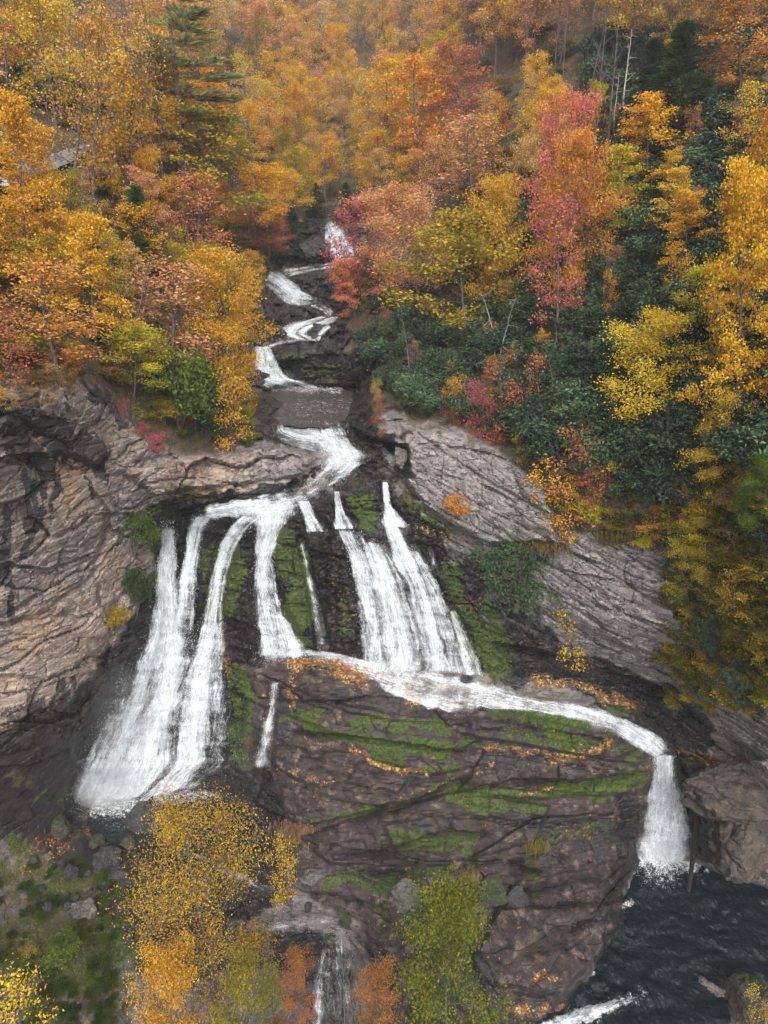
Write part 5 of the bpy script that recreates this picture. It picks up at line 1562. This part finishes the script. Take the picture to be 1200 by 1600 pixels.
items = []
for (x0, x1, y0, y1), cnt, sc in [((1235, 1520, 640, 1150), 160, (.5, 1.1)), ((1235, 1480, 60, 640), 170, (.9, 1.9)), ((-330, -30, 150, 590), 150, (.7, 1.6)), ((1045, 1240, 690, 1120), 260, (.3, .75)), ((870, 1060, 700, 840), 40, (.3, .55)), ((230, 400, 620, 700), 24, (.3, .55))]:
    for n in range(cnt):
        px, py = rr.uniform(x0, x1), rr.uniform(y0, y1)
        s = rr.uniform(*sc)
        items.append((ground(px, py)[0], np.array([s, s, s * rr.uniform(.6, 1.0)]), rr.uniform(0, 6.28), rr.randrange(4)))
o = merged('green_undergrowth', 'green and yellow undergrowth on the steep banks', 'undergrowth', items, M_LEAF, 'mass')
o.color = (.016, .036, .010, 1)
o['color_b'] = [.34, .27, .028]

items = []
for n in range(170):
    px, py = rr.uniform(-40, 205), rr.uniform(1345, 1620)
    s = rr.uniform(.14, .38)
    items.append((ground(px, py)[0], np.array([s, s, s * rr.uniform(.4, .7)]), rr.uniform(0, 6.28), rr.randrange(4)))
o = merged('bank_undergrowth', 'low dark green growth on the bottom left bank', 'undergrowth', items, M_LEAF, 'mass')
o.color = (.016, .030, .008, 1)
o['color_b'] = [.085, .105, .018]


def normals_at(px, py):
    a, b, c = ground(px, py), ground(px + 2, py), ground(px, py + 2)
    n = np.cross(c - a, b - a)
    n /= np.linalg.norm(n, axis=1)[:, None] + 1e-9
    n[n[:, 2] < 0] *= -1
    return n


def scatter_flat(name, label, cat, n, weight, size, aspect, pal, upmin, seed, box=(0, 1200, 560, 1600)):
    rng = np.random.default_rng(seed)
    px, py = rng.uniform(box[0], box[1], n * 6), rng.uniform(box[2], box[3], n * 6)
    w = sample(px, py, weight.reshape(NY, NX))
    nz = normals_at(px, py)
    ok = (rng.uniform(0, 1, n * 6) < w * np.clip((nz[:, 2] - upmin) * 3, .05, 1))
    px, py, nz = px[ok][:n], py[ok][:n], nz[ok][:n]
    P = ground(px, py) + nz * .05
    m = len(P)
    a = np.cross(nz, rng.normal(size=(m, 3)))
    a /= np.linalg.norm(a, axis=1)[:, None] + 1e-9
    b = np.cross(nz, a)
    s = size * rng.uniform(.6, 1.4, m)[:, None]
    up = nz * s * rng.uniform(0, .35, (m, 1))
    V = np.stack([P - a * s * .5, P + b * s * .5 * aspect + up, P + a * s * .5, P - b * s * .5 * aspect + up * .4], 1).reshape(-1, 3)
    me = mesh_from(name, V, np.arange(m * 4).reshape(m, 4), None, M_LEAF, False, {'tint': ('FACE', 'FLOAT', rng.uniform(0, 1, m)), 'val': ('FACE', 'FLOAT', np.clip(rng.normal(1, .25, m), .4, 1.6))})
    o = tag(link(name, me), label, cat, None, 'stuff')
    o.color = (*pal[0], 1)
    o['color_b'] = list(pal[1])


scatter_flat('fallen_leaves', 'fallen orange leaves lying on the rocks', 'leaves', 15000, np.clip(mLit * .9 + zLedge * .06 + .03 * zWall + .02 * zCR + .02 * zRiver, 0, 1) * sstep(-.05, .45, fbm(P0, 1.3, 4, 67)) * (1 - mFlow) * (1 - zp), .15, .7, ((.16, .06, .025), (.42, .17, .05)), .2, 77)


def grass(name, label, n, weight, length, pal, seed, box=(0, 1200, 560, 1600)):
    rng = np.random.default_rng(seed)
    px, py = rng.uniform(box[0], box[1], n * 10), rng.uniform(box[2], box[3], n * 10)
    w = sample(px, py, weight.reshape(NY, NX))
    ok = rng.uniform(0, 1, n * 10) < w
    px, py = px[ok][:n], py[ok][:n]
    P = ground(px, py)
    m = len(P)
    d = rng.normal(0, .45, (m, 3)) + np.array([0, -.25, .8])
    d /= np.linalg.norm(d, axis=1)[:, None]
    L = length * rng.uniform(.5, 1.3, m)[:, None]
    sd = np.cross(d, rng.normal(size=(m, 3)))
    sd /= np.linalg.norm(sd, axis=1)[:, None] + 1e-9
    tip = P + d * L + np.array([0, -.15, -.25]) * L
    mid = P + d * L * .6
    V = np.stack([P, mid + sd * L * .045, tip, mid - sd * L * .045], 1).reshape(-1, 3)
    me = mesh_from(name, V, np.arange(m * 4).reshape(m, 4), None, M_LEAF, False, {'tint': ('FACE', 'FLOAT', rng.uniform(0, 1, m)), 'val': ('FACE', 'FLOAT', np.clip(rng.normal(1, .2, m), .5, 1.5))})
    o = tag(link(name, me), label, 'grass', None, 'stuff')
    o.color = (*pal[0], 1)
    o['color_b'] = list(pal[1])


gm = np.clip(mMoss - .45, 0, 1) * 1.1 * sstep(-.25, .4, fbm(P0, 1.6, 3, 88)) * (1 - mFlow) * (1 - .8 * zWall) * (1 - zp)
gs = strokes([([(600, 1320), (700, 1330), (760, 1345)], 26, 1), ([(640, 1370), (520, 1385)], 16, .9), ([(740, 1330), (752, 1395)], 20, .9), ([(820, 1325), (832, 1400)], 20, .9), ([(850, 1310), (950, 1290)], 16, .8), ([(440, 1330), (470, 1390)], 24, .8),
    ([(560, 1128), (690, 1134)], 9, .9), ([(560, 1165), (640, 1185)], 10, .9), ([(490, 1280), (600, 1262)], 8, .9), ([(770, 1262), (850, 1268)], 10, .8), ([(20, 1330), (60, 1300)], 26, .8), ([(770, 955), (772, 1040)], 18, .7), ([(700, 905), (715, 1000)], 14, .6)])
gm = np.maximum(gm, gs * .8 * sstep(-.35, .3, fbm(P0, 1.1, 3, 89)) * (1 - mFlow) * (1 - zp))
grass('grass', 'green grass growing along the wet rock ledges', 16000, gm, .46, ((.032, .058, .010), (.15, .18, .022)), 5)
gd = sstep(585, 600, PY) * sstep(660, 620, PY) * sstep(330, 250, PX) * .6 * zSoil + sstep(1300, 1350, PY) * sstep(230, 170, PX) * .2 * zSoil
grass('dry_grass', 'dry tawny grass on the left cliff top and bottom left bank', 9000, gd, .5, ((.11, .085, .03), (.26, .17, .07)), 6)


# ------------------------------------------------------------------ boulders, tufts, log, road, car
def boulder(name, label, px, py, wpx, hpx, mat, seed, group=None, flat=.8, sink=.3):
    rng = np.random.default_rng(seed)
    import bmesh
    bm = bmesh.new()
    bmesh.ops.create_icosphere(bm, subdivisions=5, radius=1)
    co = np.array([v.co[:] for v in bm.verts])
    for _ in range(13):  # break facets off
        n = rng.normal(size=3)
        n /= np.linalg.norm(n)
        dd = rng.uniform(.55, .85)
        ex = co @ n - dd
        co = np.where((ex > 0)[:, None], co - ex[:, None] * n * .92, co)
    co = co * (1 + .12 * fbm(co + seed, .7, 6, seed, .6)[:, None])
    co = co * (1 + .13 * facets(co + seed, (.7, .7, .32), seed)[:, None])
    co += .05 * fbm(co + seed, (.8, .8, .15), 3, seed + 3)[:, None] * co
    Y = float(sample(px, py)[0])
    mpp = float(metres_per_px(py, Y))
    W, Hh = wpx * mpp * .55, hpx * mpp * .62
    co *= np.array([W, (W + Hh) * .5, Hh])
    for v, c in zip(bm.verts, co):
        v.co = c
    me = bpy.data.meshes.new(name)
    bm.to_mesh(me)
    bm.free()
    me.materials.append(mat)
    o = link(name, me)
    b = at(px, py, Y)
    o.location = (b[0], b[1], b[2] + Hh * (1 - 2 * sink) * .6)
    o.rotation_euler = (rng.uniform(-.15, .15), rng.uniform(-.2, .2), rng.uniform(-.5, .5))
    return tag(o, label, 'boulder', group)


MB_G = boulder_mat('grey_boulder', (.06, .055, .053), (.14, .128, .12))
MB_D = boulder_mat('dark_wet_boulder', (.014, .014, .016), (.04, .038, .04))
MB_L = boulder_mat('layered_bank_rock', (.022, .018, .016), (.075, .058, .048))
MB_B = boulder_mat('brown_boulder', (.028, .023, .022), (.075, .060, .054), (.022, .03, .008))
for i, a in enumerate([
    ('boulder', 'pale grey boulder at the foot of the brown ledge', 640, 1402, 46, 40, MB_G), ('boulder', 'flat grey rock just above the pale boulder', 645, 1372, 44, 18, MB_B), ('boulder', 'small pale rock beside the birch crown', 488, 1370, 30, 18, MB_G),
    ('boulder', 'black wet boulder under the topmost cascade', 490, 395, 42, 28, MB_D), ('boulder', 'black rounded rock left of the chute into the upper pool', 402, 600, 38, 34, MB_D),
    ('boulder', 'dark blocky boulder on the bottom left bank', 134, 1425, 34, 34, MB_G), ('boulder', 'dark slanted boulder above the blocky one on the left bank', 165, 1348, 40, 34, MB_D),
    ('boulder', 'upright dark rock on the left bank', 112, 1366, 18, 26, MB_D), ('boulder', 'low dark slab on the left bank by the birch', 185, 1375, 42, 18, MB_D),
    ('boulder', 'brown rock by the foam at the left basin', 92, 1298, 34, 30, MB_B), ('boulder', 'small tan rock at the edge of the left basin', 152, 1318, 22, 20, MB_B), ('boulder', 'reddish rock in the water by the left basin', 200, 1318, 26, 20, MB_B), ('boulder', 'broad dark hump at the foot of the left fall', 225, 1288, 64, 34, MB_D),
    ('boulder', 'big brown boulder right of the plunge pool', 1162, 1322, 112, 84, MB_L), ('boulder', 'broad layered rock above the big boulder at the right edge', 1150, 1235, 150, 62, MB_L), ('boulder', 'angular grey rock at the bottom right', 1114, 1562, 52, 50, MB_G), ('boulder', 'tilted brown rock at the bottom right corner', 1165, 1575, 66, 80, MB_B), ('boulder', 'dark rock at the right edge of the pool', 1190, 1490, 50, 30, MB_D),
    ('boulder', 'dark rock split by the lower apron cascade', 728, 1062, 24, 8, MB_D), ('boulder', 'leaning grey block under the cliff beside the rapids', 628, 722, 22, 38, MB_G), ('boulder', 'grey block on the brown ledge above the shelf', 765, 1395, 50, 34, MB_B), ('boulder', 'dark block left of the grey ledge block', 808, 1410, 40, 26, MB_D), ('boulder', 'dark rock between the two upper rapids', 500, 516, 36, 12, MB_D), ('boulder', 'black rock left of the middle upper rapids', 438, 524, 26, 12, MB_D)]):
    boulder(*a, seed=200 + i)
for i in range(22):
    px, py = rr.uniform(40, 330), rr.uniform(1300, 1440)
    boulder('boulder', 'small dark stone strewn on the bottom left bank', px, py, rr.uniform(8, 20), rr.uniform(7, 14), rr.choice((MB_D, MB_B)), 400 + i, 'small stones strewn on the bottom left bank')
for i in range(10):
    px, py = rr.uniform(480, 620), rr.uniform(1400, 1470)
    boulder('boulder', 'small brown stone below the brown ledge', px, py, rr.uniform(10, 24), rr.uniform(8, 16), MB_B, 440 + i, 'small stones below the brown ledge')


def tuft(px, py, wpx, label, pal, seed, L=1.0):
    rng = np.random.default_rng(seed)
    Y = float(sample(px, py)[0])
    b = at(px, py, Y)
    n = 900
    s = wpx * float(metres_per_px(py, Y)) * .5
    root = np.stack([rng.normal(0, .45 * s, n), rng.normal(0, .2 * s, n), rng.normal(0, .08, n)], -1)
    d = np.stack([rng.normal(0, .35, n), -.5 + rng.normal(0, .25, n), rng.normal(.35, .3, n)], -1)
    LL = L * rng.uniform(.6, 1.2, n)[:, None]
    p1, p2 = root + d * LL * .5, root + d * LL * .9 + np.array([0, -.12, -.75]) * LL
    sd = rng.normal(0, .018, (n, 3)) + np.array([.012, 0, 0])
    V = np.stack([root, p1 + sd, p2, p1 - sd], 1).reshape(-1, 3)
    me = mesh_from('grass_tuft', V, np.arange(n * 4).reshape(n, 4), None, M_LEAF, False, {'tint': ('FACE', 'FLOAT', rng.uniform(0, 1, n)), 'val': ('FACE', 'FLOAT', np.clip(rng.normal(1, .2, n), .5, 1.5))})
    o = tag(link('grass_tuft', me), label, 'grass')
    o.location = b
    o.color = (*pal[0], 1)
    o['color_b'] = list(pal[1])


DRY = ((.17, .10, .055), (.34, .21, .125))
tuft(462, 1290, 62, 'tan drooping grass tuft on the ledge beside the birch', DRY, 1, 1.5)
tuft(735, 1365, 34, 'brown grass tuft hanging from the lower ledge', DRY, 2, 1.2)
tuft(836, 1315, 28, 'olive brown grass tuft on the right of the ledge', ((.09, .085, .02), (.2, .16, .05)), 3, 1.0)
tuft(860, 850, 70, 'brown hanging grass on the grey cliff', ((.10, .07, .03), (.2, .13, .05)), 4, .9)
tuft(960, 835, 60, 'olive hanging grass on a ledge of the grey cliff', ((.07, .07, .018), (.16, .12, .03)), 5, .9)

V, Fq = [], []
p = at(np.array([1086., 1088, 1084, 1076]), np.array([1240., 1285, 1330, 1392]), np.array([43.6, 42.9, 42.2, 41.0]))
tube(V, Fq, p, [.26, .24, .22, .16], 10)
tube(V, Fq, np.array([p[1], p[1] + np.array([.5, -.2, .5]), p[1] + np.array([.7, -.3, 1.0])]), [.09, .06, .03], 6)
tag(link('fallen_log', mesh_from('fallen_log', np.concatenate(V), np.concatenate(Fq), None, M_DARKBARK, True)), 'dark wet log leaning into the pool beside the plunge', 'log')
V, Fq = [], []
p = at(np.array([1065., 1090, 1115]), np.array([752., 742, 733]), sample(np.array([1065., 1090, 1115]), np.array([752., 742, 733])) - .5)
tube(V, Fq, p, [.16, .15, .11], 8)
tag(link('fallen_log', mesh_from('fallen_log', np.concatenate(V), np.concatenate(Fq), None, M_PALEBARK, True)), 'pale fallen log on the right slope under the yellow tree', 'log')
for i, (pts, lab) in enumerate([([(643, 560), (640, 600), (658, 612)], 'pale curved dead branch on the right bank'), ([(573, 580), (585, 553), (600, 540)], 'short pale dead branch sticking out beside the upper pool'), ([(690, 545), (655, 535), (636, 545)], 'grey dead branch lying over the rhododendron')]):
    V, Fq = [], []
    x, y = np.array([q[0] for q in pts], float), np.array([q[1] for q in pts], float)
    tube(V, Fq, at(x, y, sample(x, y) - 1.6), [.09, .07, .04], 6)
    tag(link('dead_branch', mesh_from('dead_branch', np.concatenate(V), np.concatenate(Fq), None, M_PALEBARK, True)), lab, 'branch')

# road bench across the left slope
xs = np.linspace(-160, 142, 60)
up = np.interp(xs, [-160, 0, 60, 110, 142], [300, 262, 246, 232, 222])
lo = np.interp(xs, [-160, 0, 60, 110, 142], [322, 286, 272, 254, 232])
X = np.stack([xs + (1 - k / 6) * 0 for k in range(7)], 0)
Yy = np.stack([up + (lo - up) * k / 6 for k in range(7)], 0)
RP = at(X.ravel(), Yy.ravel(), sample(X.ravel(), Yy.ravel(), YS) - 1.3)
idx = np.arange(7 * 60).reshape(7, 60)
q = np.stack([idx[1:, :-1], idx[1:, 1:], idx[:-1, 1:], idx[:-1, :-1]], -1).reshape(-1, 4)
M_ROAD = simple_mat('worn_asphalt', (.10, .10, .105), (.16, .16, .165), 1.2, .9, .2)
tag(link('road', mesh_from('road', RP, q, None, M_ROAD, True)), 'grey road climbing through the trees on the left slope', 'road', None, 'structure')


def plain(name, c, rough=.4, metal=0.0):
    k = N(name)
    n = k.noise(k.n('ShaderNodeTexCoord').outputs['Object'], 3, 3)
    return k.done(k.bsdf(k.mix(k.ramp(n, .3, .7), tuple(q * .85 for q in c), c), rough, None, .5, Metallic=metal))


def car():
    import bmesh
    MW, MG, MT = plain('white_car_paint', (.72, .73, .75), .3), plain('dark_car_glass', (.02, .022, .026), .1), plain('tyre_rubber', (.02, .02, .02), .8)
    Y = float(sample(-4, 296)[0]) - 1.6
    b = at(-4, 296, Y)
    root = bpy.data.objects.new('parked_car', None)
    COL.objects.link(root)
    root.location = b
    root.rotation_euler = (0, 0, .5)
    tag(root, 'white car on the road at the left edge', 'car')

    def loft(name, secs, mat, par):
        V, Q = [], []
        for k, (x, w, z0, z1) in enumerate(secs):
            V += [(x, -w, z0), (x, w, z0), (x, w * .93, z1), (x, -w * .93, z1)]
            if k:
                a, c = (k - 1) * 4, k * 4
                Q += [(a + i, a + (i + 1) % 4, c + (i + 1) % 4, c + i) for i in range(4)]
        Q += [(3, 2, 1, 0), tuple(len(V) - 4 + i for i in range(4))]
        o = link(name, mesh_from(name, V, Q, None, mat, False), par)
        m = o.modifiers.new('bevel', 'BEVEL')
        m.width, m.segments = .06, 2
        return o
    loft('body', [(-2.2, .78, .35, .75), (-2.0, .88, .28, .92), (-.9, .9, .28, 1.0), (.9, .9, .28, .98), (1.9, .86, .28, .85), (2.25, .72, .35, .7)], MW, root)
    loft('window', [(-1.75, .74, .92, .98), (-1.2, .76, .92, 1.38), (.5, .76, .92, 1.40), (1.15, .74, .92, 1.0)], MG, root)
    loft('roof', [(-1.35, .66, 1.36, 1.40), (-1.0, .7, 1.38, 1.48), (.3, .7, 1.40, 1.49), (.6, .64, 1.37, 1.42)], MW, root)
    for sx in (-1.35, 1.4):
        for sy in (-.86, .86):
            bm = bmesh.new()
            bmesh.ops.create_cone(bm, cap_ends=True, segments=20, radius1=.33, radius2=.33, depth=.22)
            me = bpy.data.meshes.new('wheel')
            bm.to_mesh(me)
            bm.free()
            me.materials.append(MT)
            w = link('wheel', me, root)
            w.location = (sx, sy, .33)
            w.rotation_euler = (math.pi / 2, 0, 0)


car()

# ------------------------------------------------------------------ mist and haze
def volume_mat(name, dens, col):
    k = N(name)
    v = k.n('ShaderNodeVolumePrincipled')
    k.put(v.inputs['Color'], col)
    v.inputs['Density'].default_value = dens
    return k.done(None, v.outputs[0])


M_SPRAY = volume_mat('dense_spray', .17, (.93, .95, .97))
M_MIST = volume_mat('spray_mist', .022, (.93, .95, .97))
import bmesh
for nm, lab, px, py, dy, r, in [('spray_mist', 'soft spray beside the tall left fall', 190, 1120, -1.5, (3.4, 2.2, 6.0)), ('spray_mist', 'spray at the foot of the tall left fall', 165, 1225, -1.5, (3.6, 2.2, 2.4)), ('spray_mist', 'spray at the foot of the plunge fall', 1040, 1325, -.8, (2.3, 1.3, 1.5)), ('spray_mist', 'spray at the foot of the broad curtain', 660, 1030, -1.0, (5.0, 1.3, 1.6))]:
    bm = bmesh.new()
    bmesh.ops.create_icosphere(bm, subdivisions=3, radius=1)
    me = bpy.data.meshes.new(nm)
    bm.to_mesh(me)
    bm.free()
    me.materials.append(M_MIST if 'beside' in lab or 'curtain' in lab else M_SPRAY)
    o = link(nm, me)
    o.location = at(px, py, float(sample(px, py, YS)[0]) + dy)
    o.scale = r
    tag(o, lab, 'mist', None, 'stuff')

lo, hi = VT.min(0), VT.max(0)
bm = bmesh.new()
bmesh.ops.create_cube(bm, size=1)
me = bpy.data.meshes.new('haze')
bm.to_mesh(me)
bm.free()
me.materials.append(volume_mat('pale_haze', .00030, (.90, .93, .97)))
hz = link('haze', me)
hz.location = ((lo[0] + hi[0]) / 2, (hi[1] + 30 - 20) / 2, (lo[2] - 1 + hi[2] + 28) / 2)
hz.scale = (hi[0] - lo[0] + 60, hi[1] + 30 + 20, hi[2] + 28 - lo[2] + 1)
tag(hz, 'pale autumn haze filling the valley', 'haze', None, 'stuff')

# ------------------------------------------------------------------ light
w = bpy.data.worlds.new("World")
SC.world = w
w.use_nodes = True
nt = w.node_tree
nt.nodes.clear()
sky = nt.nodes.new('ShaderNodeTexSky')
sky.sky_type = 'NISHITA'
sky.sun_disc = False
SUN_EL, SUN_AZ = D2R(48), D2R(172)
sky.sun_elevation = SUN_EL
sky.sun_rotation = SUN_AZ
sky.air_density, sky.dust_density, sky.ozone_density = 1.0, 6.0, 1.0
hs = nt.nodes.new('ShaderNodeHueSaturation')
hs.inputs['Saturation'].default_value = .22
bg = nt.nodes.new('ShaderNodeBackground')
bg.inputs['Strength'].default_value = .15
out = nt.nodes.new('ShaderNodeOutputWorld')
nt.links.new(sky.outputs[0], hs.inputs['Color'])
nt.links.new(hs.outputs[0], bg.inputs[0])
nt.links.new(bg.outputs[0], out.inputs[0])
sl = bpy.data.lights.new('sun', 'SUN')
sl.energy = 1.4
sl.angle = D2R(25)
sl.color = (1, .96, .90)
so = bpy.data.objects.new('sun', sl)
COL.objects.link(so)
# direction the light comes from: azimuth measured like the sky's rotation
dvec = Vector((math.sin(SUN_AZ) * math.cos(SUN_EL), math.cos(SUN_AZ) * math.cos(SUN_EL), math.sin(SUN_EL)))
so.rotation_euler = dvec.to_track_quat('Z', 'Y').to_euler()
so.location = (0, 0, 300)

vs = SC.view_settings
vs.view_transform = 'Standard'
vs.look = 'None'
vs.gamma = 1
vs.exposure = 0.82
cy = SC.cycles
cy.use_denoising = True
cy.denoiser = 'OPENIMAGEDENOISE'
cy.denoising_prefilter = 'ACCURATE'
cy.max_bounces = 6
cy.diffuse_bounces = 3
cy.glossy_bounces = 2
cy.transmission_bounces = 3
cy.volume_bounces = 1
cy.transparent_max_bounces = 16
cy.use_adaptive_sampling = True
cy.adaptive_threshold = .015
